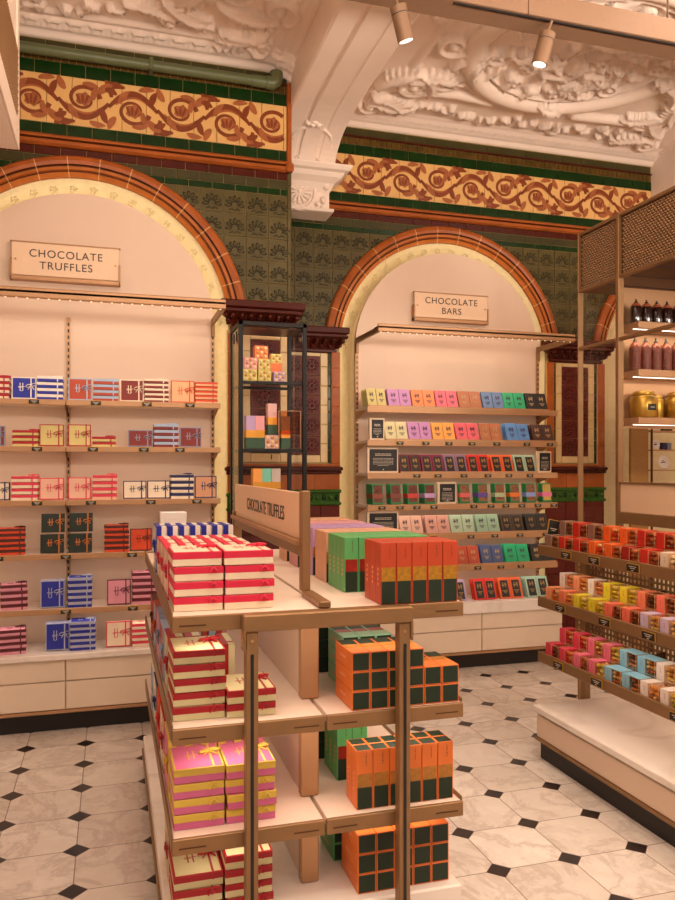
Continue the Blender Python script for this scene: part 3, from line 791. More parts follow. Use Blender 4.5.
# ---------------------------------------------------------------- wall shelving in the two arches
def area(name, loc, rot, sx, sy, power, col=(1,.78,.55)):
    l = bpy.data.lights.new(name, 'AREA'); l.shape = 'RECTANGLE'; l.size = sx; l.size_y = sy; l.energy = power; l.color = col
    o = bpy.data.objects.new(name, l); COL.objects.link(o); o.location = loc; o.rotation_euler = rot
    return o
WARM = (1.0, .80, .62)
def panel_mesh(mb, xc, r, x0, x1, y0, y1, m):
    pts = [(x0, y0, .45), (x1, y0, .45)]
    pts = [(x0, y0, .05), (x1, y0, .05)]+[(xc+r*math.cos(PI*i/40)*((x1-x0)/2/r), y0, ZC+r*math.sin(PI*i/40)) for i in range(41)]
    mb.poly(pts, m, (0, y1-y0, 0))
def wall_unit(label, xc, x0, x1, yp, ysh, levels, zc, drawers, splits, fascia, cab_y, lip):
    u = thing('wall_shelving', label, 'shelving unit', ((x0+x1)/2, ysh, 0), (0,0,0))
    u.location = (0, 0, 0)
    mb = MB(); panel_mesh(mb, xc, .80, x0, x1, yp, yp+.03, CREAMP)
    bp_ = mb.build('back_panel', u)
    mb = MB()
    for s in (splits if lip is False else [x0+.25]): mb.box(s-.0012, s+.0012, yp-.0008, yp+.004, .53, 3.20, CREAMP)
    mb.build('panel_joint', bp_)
    # halo lamps round the edge of the panel
    mb = MB(); rows = []
    R_ = (x1-x0)/2-.03; RV = .77
    pts = [(x1-.03, .5), (x1-.03, ZC)]+[(xc+R_*math.cos(PI*i/30), ZC+RV*math.sin(PI*i/30)) for i in range(1, 30)]+[(x0+.03, ZC), (x0+.03, .5)]
    for x, z in pts: rows.append([(x, yp+.032, z), (x, yp+.044, z)])
    mb.loft(rows, LED); mb.build('halo_lamp_strip', u, label='warm lamp strip glowing round the panel edge')
    for s in (splits if lip is False else [])+[x0+.012, x1-.012]:
        mb = MB(); mb.box(s-.012, s+.012, yp-.012, yp, .5, zc-.02, BRONZE_L)
        z = .55
        while z < zc-.06:
            mb.box(s-.005, s+.005, yp-.0135, yp-.011, z, z+.022, DARK); z += .04
        mb.build('slotted_upright', u)
    edges = [x0]+(splits if lip is False else [])+[x1]
    for z in levels:
        for a, b in zip(edges[:-1], edges[1:]):
            mb = MB(); mb.box(a+.002, b-.002, ysh+.01, yp-.012, z-.022, z, SHELFT, .002)
            sh = mb.build('shelf', u)
            mb = MB(); mb.box(a+.002, b-.002, ysh, ysh+.012, z-fascia, z+.002, BRONZE_L, .002)
            mb.build('shelf_fascia', sh)
            mb = MB()
            for xx in (a+.006, b-.010):
                mb.poly([(xx, yp-.012, z-.022), (xx, yp-.012, z-.10), (xx, yp-.05, z-.075), (xx, ysh+.03, z-.022)], BRONZE_L, (.004,0,0))
            mb.build('shelf_bracket', sh)
    # canopy with its row of little lamps
    yc = yp-.53
    mb = MB()
    mb.box(x0, x1, yc, yc+.02, zc-.016, zc+.04, BRONZE_L, .004)
    mb.box(x0, x1, yc, yc+.09, zc+.01, zc+.022, BRONZE_D)
    cn = mb.build('canopy', u)
    for xx in (x0, x1-.022):
        mb = MB(); mb.box(xx, xx+.022, yc+.02, yp, zc-.02, zc+.02, BRONZE, .003)
        mb.box(xx, xx+.022, yp-.03, yp, zc-.10, zc-.015, BRONZE, .003)
        mb.build('canopy_arm', cn)
    mb = MB(); n = int((x1-x0)/.055)
    mb.box(x0+.01, x1-.01, yc+.03, yc+.05, zc-.012, zc+.010, BRONZE_L)
    for i in range(n):
        xx = x0+.03+(x1-x0-.06)*i/(n-1); mb.ball((xx, yc+.026, zc-.013), .006, emit('canopy_bulb', '#ffdcae', 3.5), 1)
    mb.build('canopy_lamps', cn)
    area('canopy_light', ((x0+x1)/2, yc+.06, zc-.05), (math.radians(24), 0, 0), (x1-x0)*.95, .05, 3.8, WARM)
    # base cabinet
    cb0, cb1 = x0-.03, x1+.03
    mb = MB(); mb.box(cb0-.005, cb1+.005, cab_y-.025, yp, .432, drawers[-1], MARB, .004); mb.build('worktop', u)
    mb = MB(); mb.box(cb0, cb1, cab_y+.02, yp, .12, .432, CREAMP); mb.build('cabinet_body', u)
    for a, b in zip([cb0]+splits[:], splits[:]+[cb1]):
        for z0, z1 in ((.140,.300),(.306,.428)):
            mb = MB(); mb.box(a+.003, b-.003, cab_y, cab_y+.018, z0, z1, DRAWER, .003); mb.build('drawer', u)
    mb = MB(); mb.box(cb0, cb1, cab_y-.004, cab_y+.03, .118, .136, BRONZE_L, .002); mb.build('base_rail', u)
    mb = MB(); mb.box(cb0+.01, cb1-.01, cab_y+.07, yp, 0, .118, DARK); mb.build('toe_kick', u)
    return u
LEFT_Z = [1.945, 1.671, 1.356, 1.041, .720]
RIGHT_Z = [2.000, 1.752, 1.507, 1.270, 1.040, .796]
ul = wall_unit('cream arched wall shelving of truffle boxes under the CHOCOLATE TRUFFLES sign', XL, -.977, .657, 5.05, 4.74, LEFT_Z, 2.505, [.467], [-.25], .030, 4.72, False)
ur = wall_unit('cream arched wall shelving of bars under the CHOCOLATE BARS sign', 2.617, 1.815, 3.420, 5.62, 5.33, RIGHT_Z, 2.530, [.520], [2.74], .042, 5.31, True)
for z in LEFT_Z+[.467+.28]: area('shelf_light', (-.16, 4.80, z-.035), (math.radians(12), 0, 0), 1.55, .03, 1.3, WARM)
for z in RIGHT_Z: area('shelf_light', (2.617, 5.40, z-.045), (math.radians(12), 0, 0), 1.55, .03, 1.2, WARM)

# wall signs
def wall_sign(label, x0, x1, z0, z1, y, lines, size):
    xm, zm = (x0+x1)/2, (z0+z1)/2
    t = thing('wall_sign', label, 'sign', (xm, y, z0))
    mb = MB(); mb.box(-(x1-x0)/2, (x1-x0)/2, -.045, -.03, .012, z1-z0, SIGNP, .003); mb.build('sign_plate', t)
    w = (x1-x0)/2+.008
    mb = MB(); mb.box(-w, w, -.055, 0, -.018, .008, BRONZE_L, .003)
    for s in (-1, 1): mb.box(min(s*w, s*(w-.01)), max(s*w, s*(w-.01)), -.055, 0, -.018, (z1-z0)*.52, BRONZE_L, .002)
    mb.build('bracket_frame', t)
    mb = MB()
    mb.box(-w, w, -.05, -.02, z1-z0, z1-z0+.006, BRONZE_L); mb.build('sign_top_edge', t)
    mb = MB()
    for s in (-1, 1): mb.cyl((s*(w-.03), -.045, (z1-z0)*.5), (s*(w-.03), -.052, (z1-z0)*.5), .006, GOLDM, n=10)
    mb.build('fixing_stud', t)
    n = len(lines)
    for i, s in enumerate(lines):
        me = text_mesh(s, size, INK, spacing=1.12)
        obj('lettering', me, t, (0, -.0463, (z1-z0)*.52+(n-1)*size*.55-i*size*1.1), (PI/2, 0, 0))
    return t
wall_sign('peach wall sign lettered CHOCOLATE TRUFFLES', -.575, .053, 2.712, 2.925, 5.05, ['CHOCOLATE', 'TRUFFLES'], .066)
wall_sign('small peach wall sign lettered CHOCOLATE BARS', 2.292, 2.925, 2.722, 2.930, 5.62, ['CHOCOLATE', 'BARS'], .070)

# ---------------------------------------------------------------- price tags
_tag = []
def price_tag(x, y, z, label, group, rz=0.0, w=.062, h=.030):
    if not _tag:
        t = thing('price_tag', label, 'price tag', (x, y, z), (0,0,rz), group)
        mb = MB(); mb.box(-w/2, w/2, -.006, 0, -h/2, h/2, GOLDM, .002); mb.build('tag_frame', t)
        mb = MB(); mb.box(-w/2+.003, w/2-.003, -.0072, -.0055, -h/2+.003, h/2-.003, TAGM); cd = mb.build('tag_card', t)
        mb = MB()
        for (a, b, zz) in ((-.018,.018,.005),(-.012,.012,-.001),(-.005,.005,-.008)): mb.box(a, b, -.0078, -.0070, zz-.0012, zz+.0012, WHITEINK)
        mb.build('tag_writing', cd)
        _tag.append(t); return t
    return copy_thing(_tag[0], (x, y, z), (0,0,rz), label, group)
SHN = ['top','second','third','fourth','fifth','sixth','lowest']
for s, xs in {0:[-.423,-.081,.212,.468],1:[-.407,-.098,.194,.407],2:[-.407,-.109,.235,.51],3:[-.615,-.249,.125],4:[-.249,.13]}.items():
    for i, x in enumerate(xs):
        price_tag(x, 4.7395, LEFT_Z[s]-.015, '%s black price tag along the edge of the %s truffle shelf' % (ORD[i], SHN[s]), 'price tags on the truffle wall')
for s, xs in {1:[2.072,2.281,2.471,2.663,2.877,3.139,3.345],2:[2.208,2.38,2.596,2.8,2.981,3.166],3:[1.929,2.072,2.208,2.347,2.68,2.825,2.955,3.095,3.237,3.381],4:[2.347,2.655,2.86,3.078,3.309],5:[2.714,2.912,3.086]}.items():
    for i, x in enumerate(xs):
        price_tag(x, 5.3295, RIGHT_Z[s]-.02, '%s price tag from the glass tower on the %s bar shelf' % (ORD[i], SHN[s]), 'price tags on the bars wall')

# ---------------------------------------------------------------- island display in front
isl = thing('island_display', 'bronze framed island display with two tiers of shelves and a sign rail', 'display stand', (.65, 2.3, 0))
isl.location = (0, 0, 0)
IY0, IY1 = 2.31, 4.08
IZ = [1.105, .769, .441]
mb = MB(); mb.box(.165, 1.135, IY0+.03, IY1+.03, .085, .150, MARB, .006); mb.build('marble_plinth', isl)
mb = MB(); mb.box(.158, 1.142, IY0+.024, IY1+.036, .060, .085, BRONZE, .003); mb.build('plinth_band', isl)
mb = MB(); mb.box(.22, 1.08, IY0+.09, IY1-.02, 0, .06, DARK); mb.build('plinth_recess', isl)
for side, a, b in (('l', .176, .647), ('r', .653, 1.124)):
    for z in IZ:
        mb = MB(); mb.box(a+.004, b-.003, IY0+.012, IY1, z-.03, z, SHELFT, .002); sh = mb.build('shelf', isl)
        mb = MB(); mb.box(a, b, IY0, IY0+.014, z-.048, z, BRONZE, .002)
        mb.box(a+.02, a+.10, IY0-.0012, IY0+.002, z-.030, z-.026, BRONZE_D); mb.box(b-.10, b-.02, IY0-.0012, IY0+.002, z-.030, z-.026, BRONZE_D)
        mb.build('shelf_end_rail', sh)
        e = a-.003 if side == 'l' else b-.003
        mb = MB(); mb.box(e, e+.006, IY0+.014, IY1, z-.042, z+.012, BRONZE, .0015); mb.build('shelf_side_lip', sh)
        mb = MB()
        for yy in (2.62, 3.1, 3.58):
            mb.poly([((.62 if side == 'l' else .68), yy, z-.03), ((.62 if side == 'l' else .68), yy, z-.09), ((a+.06) if side == 'l' else (b-.06), yy, z-.04), ((a+.03) if side == 'l' else (b-.03), yy, z-.03)], BRONZE_D, (0,.005,0))
        mb.build('shelf_arm', sh)
for z0, z1 in ((.769, 1.057), (.441, .721), (.150, .393)):
    mb = MB(); mb.box(.622, .678, 2.53, 4.06, z0+.001, z1, CREAMP, .002); dv = mb.build('centre_panel', isl)
    mb = MB(); mb.box(.614, .676, 2.49, 2.53, z0+.001, z1, BRONZE_L, .004); mb.build('panel_end_post', dv)
for a, b in ((.388, .426), (.878, .916)):
    mb = MB(); mb.box(a, b, 2.262, 2.302, 0, 1.056, BRONZE, .003)
    p = mb.build('post', isl)
    mb = MB(); mb.box((a+b)/2-.005, (a+b)/2+.005, 2.2605, 2.264, .0, .99, DARK); mb.build('post_slot', p)
    mb = MB(); mb.cyl(((a+b)/2, 2.262, 1.03), ((a+b)/2, 2.2595, 1.03), .005, BRONZE_L, n=10); mb.build('post_screw', p)
mb = MB(); mb.box(.380, .924, 2.256, 2.304, 1.057, 1.108, BRONZE, .004); mb.build('post_crossbar', isl)
mb = MB(); mb.box(.380, .388, 2.256, 2.304, 1.00, 1.06, BRONZE, .002); mb.box(.916, .924, 2.256, 2.304, 1.00, 1.06, BRONZE, .002); mb.build('crossbar_cheek', isl)
for xm in (.41, .89):
    for z in IZ:
        area('island_shelf_light', (xm, 2.40, z-.052), (math.radians(14), 0, 0), .36, .03, 1.0 if z > .5 else .4, WARM)
        area('island_shelf_light', (xm, 3.3, z-.052), (0, 0, 0), .30, 1.3, 1.3, WARM)
# upper sign frame along the middle of the top shelves
mb = MB(); mb.box(.622, .668, 4.02, 4.06, 1.107, 1.32, BRONZE, .004); mb.build('sign_post', isl); mb = MB(); mb.box(.626, .657, 2.53, 2.57, 1.125, 1.470, BRONZE, .004); up = mb.build('sign_post', isl)
mb = MB(); mb.box(.630, .668, 2.315, 2.545, 1.107, 1.128, BRONZE, .003); mb.build('post_foot', up)
mb = MB(); mb.box(.628, .662, 2.57, 4.06, 1.240, 1.296, BRONZE, .004); mb.box(.615, .630, 2.57, 4.06, 1.280, 1.298, BRONZE_L, .002); rl = mb.build('sign_rail', isl)
mb = MB(); mb.box(.638, .650, 2.571, 4.05, 1.296, 1.462, SIGNP, .002); sg = mb.build('sign_board', isl, label='peach sign board lettered CHOCOLATE TRUFFLES')
M3 = Matrix(((0,0,-1),(-1,0,0),(0,1,0)))
me = text_mesh('CHOCOLATE TRUFFLES', .078, INK, spacing=1.0)
o = obj('lettering', me, sg, (.6372, 3.27, 1.372), M3.to_euler())
o.scale = (1.0, 1.0, 1.0)

# ---------------------------------------------------------------- tiered stand at the side
st = thing('tiered_stand', 'bronze three tier stand with a square perforated back on a marble topped plinth', 'display stand', (2.4, 3, 0))
st.location = (0, 0, 0)
SZ = [1.125, .850, .556]
SY0, SY1 = 1.7, 3.60
mb = MB(); mb.box(2.165, 3.00, SY0, SY1+.015, .248, .285, MARB, .006); mb.build('marble_top', st)
mb = MB(); mb.box(2.18, 2.98, SY0+.01, SY1+.0, .118, .235, CREAMP, .004); mb.build('plinth_front', st)
mb = MB(); mb.box(2.195, 2.97, SY0+.01, SY1-.005, .235, .248, DARK); mb.build('plinth_gap', st)
mb = MB(); mb.box(2.172, 2.985, SY0+.005, SY1+.005, .100, .118, BRONZE, .002); mb.build('plinth_band', st)
mb = MB(); mb.box(2.205, 2.95, SY0+.03, SY1+.0, 0, .10, DARK); mb.build('toe_kick', st)
for yy in (3.63, 2.45):
    mb = MB(); mb.box(2.500, 2.535, yy, yy+.04, 0 if yy > 3 else .285, 1.21, BRONZE, .003); mb.build('post', st)
XB = 2.55
mb = MB(); p = .030
y = SY0
while y < SY1+.18: mb.box(XB, XB+.006, y, y+.012, .50, 1.20, BRONZE); y += p
z = .50
while z < 1.21: mb.box(XB+.0005, XB+.0055, SY0, SY1+.18, z, z+.012, BRONZE); z += p
mb.box(XB-.004, XB+.012, SY0, SY1+.19, 1.20, 1.222, BRONZE, .002); mb.box(XB-.004, XB+.012, SY1+.175, SY1+.195, .48, 1.22, BRONZE, .002)
mb.build('perforated_back', st, label='bronze back panel punched with square holes')
for z in SZ:
    mb = MB(); mb.box(2.20, XB-.002, SY0, SY1, z-.012, z, BRONZE_L, .002); sh = mb.build('shelf', st)
    mb = MB(); mb.box(2.188, 2.20, SY0, SY1+.004, z-.040, z+.014, BRONZE, .003); mb.box(2.20, 2.52, SY1-.004, SY1+.004, z-.035, z+.01, BRONZE, .002); mb.build('shelf_lip', sh)
    for yy in (3.575, 3.0575, 2.6825, 2.3075):
        mb = MB(); mb.poly([(XB-.002, yy, z), (XB-.002, yy, z+.11), (XB-.06, yy, z+.10), (2.29, yy, z+.004)] if yy < 3.5 else [(XB-.002, yy, z-.012), (XB-.002, yy, z-.10), (XB-.05, yy, z-.09), (2.23, yy, z-.02)], BRONZE_D, (0,.004,0)); mb.build('shelf_bracket', sh)
mb = MB(); mb.box(2.40, XB, 3.0, 3.012, 1.20, 1.215, BRONZE_L); mb.box(2.36, XB, 2.6, 2.612, 1.20, 1.215, BRONZE_L); mb.build('top_arm', st)
for z in SZ:
    if z < 1.2: area('stand_shelf_light', (2.24, 2.65, z-.045), (0, math.radians(-25), 0), .04, 1.8, 2.2, WARM)
for s, ys in enumerate(([3.33,3.10,2.82,2.52],[3.38,3.02,2.72,2.45],[3.40,3.08,2.55])):
    for i, yv in enumerate(ys):
        price_tag(2.187, yv, SZ[s]-.014, '%s black price tag on the %s lip of the tiered stand' % (['farthest','second farthest','second nearest','nearest'][i] if len(ys) == 4 else ['farthest','middle','nearest'][i], ['top','middle','bottom'][s]), 'price tags on the tiered stand', -PI/2).scale = (1.4, 1, 1.3)

# ---------------------------------------------------------------- glass tower between the arches
tw = thing('glass_tower', 'tall black framed glass display tower between the two arches', 'display case', (.96, 4.8, 0))
tw.location = (0, 0, 0)
tx0, tx1, ty0, ty1, tz1 = .75, 1.177, 4.62, 4.98, 2.445
f = .026
for (x, y) in ((tx0, ty0), (tx1-f, ty0), (tx0, ty1-f), (tx1-f-.02, ty1-f)):
    mb = MB(); mb.box(x, x+f, y, y+f, .06, tz1-.02, BLACKM, .002); mb.build('corner_post', tw)
mb = MB()
for z in (tz1-.026, .90):
    mb.box(tx0, tx1, ty0, ty0+f, z, z+.026, BLACKM, .002); mb.box(tx0, tx1, ty1-f, ty1, z, z+.026, BLACKM, .002)
    mb.box(tx0, tx0+f, ty0, ty1, z, z+.026, BLACKM, .002); mb.box(tx1-f, tx1, ty0, ty1, z, z+.026, BLACKM, .002)
mb.build('frame_rail', tw)
mb = MB(); mb.box(tx0+.01, tx1-.01, ty0+.01, ty1-.01, .06, .90, BLACKM); mb.box(tx0+.03, tx1-.03, ty0+.03, ty1-.03, 0, .06, DARK); mb.build('base_cabinet', tw)
TSH = [2.085, 1.668, 1.352]
for z in TSH:
    mb = MB(); mb.box(tx0+.02, tx1-.02, ty0+.02, ty1-.02, z-.012, z, CLEAR); 
    sh = mb.build('glass_shelf', tw)
    mb = MB(); mb.box(tx0+f, tx1-f, ty0+.012, ty0+.03, z-.022, z-.004, BLACKM, .002); mb.box(tx0+f, tx1-f, ty1-.03, ty1-.012, z-.022, z-.004, BLACKM, .002); mb.build('shelf_rail', sh)
mb = MB(); mb.box(tx0+.006, tx0+.009, ty0+f, ty1-f, .92, tz1-.03, CLEAR); mb.box(tx1-.009, tx1-.006, ty0+f, ty1-f, .92, tz1-.03, CLEAR); mb.build('side_pane', tw)
mb = MB(); mb.box(tx0+f, tx1-f, ty0+.008, ty0+.011, .92, tz1-.03, CLEAR); mb.build('door_pane', tw)
mb = MB(); mb.box(tx0+.2, tx0+.205, ty0-.004, ty0+.008, 1.6, 1.63, BLACKM); mb.box(tx0-.008, tx0, ty0+.06, ty0+.075, tz1-.12, tz1-.06, BLACKM); mb.box(tx0-.008, tx0, ty0+.16, ty0+.175, tz1-.12, tz1-.06, BLACKM); mb.build('hinge', tw)
mb = MB(); mb.box(tx0+f, tx1-f, ty0+.05, ty1-.05, tz1-.03, tz1-.026, BRONZE_D); mb.build('top_plate', tw)
area('tower_light', ((tx0+tx1)/2, 4.8, tz1-.05), (0,0,0), .3, .2, .9, WARM)

# ---------------------------------------------------------------- framed glass partition with a woven bronze header
gp = thing('glass_partition', 'bronze framed glass partition with a woven metal header beside the tiered stand', 'partition', (2.95, 3.5, 0))
gp.location = (0, 0, 0)
PX = 2.95
Ys = [4.34, 3.95, 2.45]
for y, w in ((4.34, .010), (3.95, .030), (2.45, .030)):
    mb = MB(); mb.box(PX-.02, PX+.02, y-w, y, .286 if y != 4.34 else 0, 3.08, BRONZE, .003); mb.build('mullion', gp)
for y0, y1 in ((3.95, 4.33), (2.45, 3.92)):
    mb = MB()
    for z in (2.315, 2.690, 3.060): mb.box(PX-.018, PX+.018, y0, y1, z, z+.020, BRONZE, .003)
    if y0 < 3: mb.box(PX-.022, PX+.03, y0, y1, 1.215, 1.285, BRONZE, .004); mb.box(PX-.016, PX+.016, y0, y1, 1.452, 1.464, BRONZE, .002)
    mb.build('rail', gp)
    mb = MB(); mb.box(PX+.002, PX+.006, y0, y1, 1.464 if y0 < 3 else .05, 2.315, CLEAR); mb.box(PX+.002, PX+.006, y0, y1, 2.335, 2.69, CLEAR); mb.build('pane', gp)
    # woven header: offset rows of small pillowed strips
    mb = MB(); mb.box(PX+.004, PX+.014, y0, y1, 2.71, 3.06, BRONZE_D)
    r_ = 0; z = 2.716
    while z < 3.045:
        y = y0+.008+(r_ % 2)*.0125
        while y < y1-.018:
            mb.add([(PX+.004, y, z), (PX+.004, y+.020, z), (PX+.004, y+.020, z+.013), (PX+.004, y, z+.013), (PX-.005, y+.006, z+.0065), (PX-.005, y+.014, z+.0065)],
                   [(0,3,4),(1,5,2),(0,4,5,1),(3,2,5,4)], BRONZE); y += .025
        z += .0155; r_ += 1
    mb.build('woven_header', gp, label='woven bronze metal header panel')
mb = MB(); mb.box(PX-.004, PX+.004, 2.45, 3.92, 1.285, 1.452, SIGNP); mb.build('peach_infill', gp)
mb = MB(); mb.box(PX+.02, 4.75, 2.45, 4.36, 2.700, 2.74, BRONZE_D, .004)
for i in range(8): mb.box(PX+.02, 4.75, 2.5+.23*i, 2.503+.23*i, 2.697, 2.7005, DARK)
mb.build('bronze_soffit', gp)
# jar shelves behind the glass
js = thing('jar_shelving', 'bronze shelving of jars and gold tins behind the glass partition', 'shelving unit', (3.8, 4.2, 0))
js.location = (0, 0, 0)
JY0, JY1 = 3.97, 4.15
JZ = [2.452, 2.155, 1.860]
mb = MB(); mb.box(3.115, 4.75, JY1, JY1+.02, 1.80, 2.70, BRONZE_L); mb.build('back_panel', js)
for xx, yy in ((3.10, JY1), (4.735, JY1), (4.735, JY0)):
    mb = MB(); mb.box(xx, xx+.018, yy, yy+.02, 0, 2.70, BRONZE, .003); mb.build('side_post', js)
for z in JZ:
    mb = MB(); mb.box(3.115, 4.73, JY0, JY1, z-.045, z, BRONZE_L, .004); sh = mb.build('shelf', js)
    mb = MB(); mb.box(3.10, 4.71, JY0+.03, JY0+.036, z-.048, z-.044, emit('shelf_lamp', '#fff0dc', 6)); mb.build('lamp_strip', sh)
    area('jar_light', (3.9, JY0+.05, z-.07), (math.radians(25),0,0), 1.6, .03, 1.6, (1,.85,.68))

# ---------------------------------------------------------------- track and spot lamps
tr = thing('lighting_track', 'long bronze lighting box hung across the ceiling', 'light track', (3, 3.51, 3.9))
tr.location = (0, 0, 0)
mb = MB(); mb.box(.2, 6.6, 3.50, 3.66, 3.895, 4.02, mat('track_taupe', '#8f7058', .55, var=.03), .003); mb.build('track_box', tr)
mb = MB()
for x in (.9, 2.07, 3.3, 5.0): mb.box(x, x+.004, 3.4985, 3.51, 3.893, 4.02, BRONZE_D)
mb.build('track_joint', tr)
mb = MB(); mb.box(1.66, 6.5, 3.515, 3.53, 3.888, 3.896, DARK); mb.build('track_groove', tr)
mb = MB()
for x in (1.0, 3.0, 5.0): mb.cyl((x, 3.58, 4.02), (x, 3.58, 4.41), .006, BRONZE_D, n=8)
mb.build('hanger_rod', tr)
SPOTM = mat('spot_body_taupe', '#86684f', 0.45, metal=0.2, var=0.04)
LENS = emit('spot_lens', '#fff2e0', 2.5)
def spot(loc, rot, label):
    t = thing('spot_lamp', label, 'spot lamp', loc, rot, 'spot lamps on the lighting box')
    mb = MB(); mb.cyl((0,0,.045), (0,0,-.115), .042, SPOTM, n=28); mb.build('lamp_body', t)
    mb = MB(); mb.cyl((0,0,.012), (0,0,.008), .0426, DARK, n=28, caps=False); mb.build('body_ring', t)
    mb = MB(); mb.cyl((0,0,-.112), (0,0,-.117), .034, LENS, n=24); mb.build('lens', t)
    mb = MB(); mb.tube([(0,0,.045), (0,0,.075), (.004,0,.11)], .008, SPOTM, 8); mb.build('stem', t)
    return t
spot((2.185, 3.522, 3.778), (math.radians(10), math.radians(12), 0), 'taupe spot lamp below the lighting box, farther from the plaster rib')
spot((1.372, 3.522, 3.778), (math.radians(10), math.radians(-20), 0), 'taupe spot lamp hanging in front of the plaster rib')
# hanging white box with a woven side, high at the edge of the view
hb = thing('hanging_header', 'white hanging header box with a woven bronze side near the truffle arch', 'header box', (-.7, 3.4, 3.0))
hb.location = (0, 0, 0)
WHITEB = mat('white_box_paint', '#ecd9c8', 0.55, var=0.02)
mb = MB(); mb.box(-1.5, -.405, 1.6, 3.76, 3.0, 4.0, WHITEB, .004); mb.box(-.405, -.398, 1.6, 3.76, 3.0, 3.115, WHITEB, .002); mb.box(-.405, -.398, 3.69, 3.76, 3.115, 4.0, WHITEB, .002); mb.build('box_body', hb)
mb = MB(); mb.box(-.405, -.400, 1.6, 3.69, 3.115, 3.42, BRONZE_D); z = 3.118; r_ = 0
while z < 3.405:
    y = 2.4+(r_ % 2)*.012
    while y < 3.67: mb.add([(-.400, y, z), (-.400, y+.02, z), (-.400, y+.02, z+.012), (-.400, y, z+.012), (-.392, y+.006, z+.006), (-.392, y+.014, z+.006)], [(0,4,3),(1,2,5),(0,1,5,4),(3,4,5,2)], BRONZE); y += .024
    z += .015; r_ += 1
mb.build('woven_side', hb, label='woven bronze side panel')
mb = MB(); mb.box(-.95, -.93, 2.7, 2.72, 4.0, 4.41, BRONZE_D); mb.box(-.95, -.93, 3.4, 3.42, 4.0, 4.41, BRONZE_D); mb.build('hanger_rod', hb)
# ---------------------------------------------------------------- goods: colours
PC = dict(red='#a81220', cream='#ecdac0', blue='#1c2a9c', white='#ece4dc', coral='#b04426', skyblue='#a4b8d4', oxblood='#7c1f1a', ivory='#ecdcc4',
 peach='#eeb184', orange='#d2461c', yellow='#d0c27c', slate='#8a90a8', blush='#e8b9a0', navy='#1a1f58', rose='#d83a50', tan='#d09a74', forest='#18251c', amber='#c8742a',
 brown='#4a1d14', pink='#d993a8', maroon='#5c1620', grey='#a8acc4', hotrose='#d82448', gold='#dcbc4c', magenta='#d2699a', lightblue='#7ea6cc', black='#1c1717', lilac='#c48ac0',
 steel='#5f7ca8', emerald='#0fa46c', lemon='#d8cfa0', apricot='#eca650', pinkred='#e0606c', caramel='#b06a44', azure='#5b8cc8', espresso='#4a2a22', plum='#7a2440', mauve='#8a6880',
 scarlet='#d02c1c', tangerine='#e0602c', sage='#a8bfa4', blushpink='#dcb09c', rosedust='#d09a8a', sagegreen='#94b49a', bronze='#4c3a2c', charcoal='#2e2924', denim='#3f4f7c', lavender='#b49ac4', mint='#a0c4b0',
 tangelo='#e88a54', rosepink='#e4687a', brightred='#c01c18', salmon='#e07a5c', teal='#2e8a78', green='#52a862', chestnut='#8a4630', purple='#5a3c96', darkgreen='#16241a', silver='#b8b0ac', lime='#a8bc5c')
SAY = dict(skyblue='pale blue', tangelo='light orange', rosepink='rose pink', hotrose='rose red', magenta='pink', lightblue='light blue', pinkred='pinkish red', rosedust='dusty rose', sagegreen='grey-green', blushpink='blush', brightred='bright red', darkgreen='dark green', coral='orange-red', steel='steel blue', rose='rose')
def say(c): return SAY.get(c, c)
def paper(c): return mat('paper_'+c, PC[c], 0.5, var=0.03, scale=20)
def satin(c): return mat('ribbon_'+c, PC[c], 0.35, var=0.05, scale=50)
def foil(c): return mat('wrapper_'+c, PC[c], 0.42, var=0.04, scale=25)

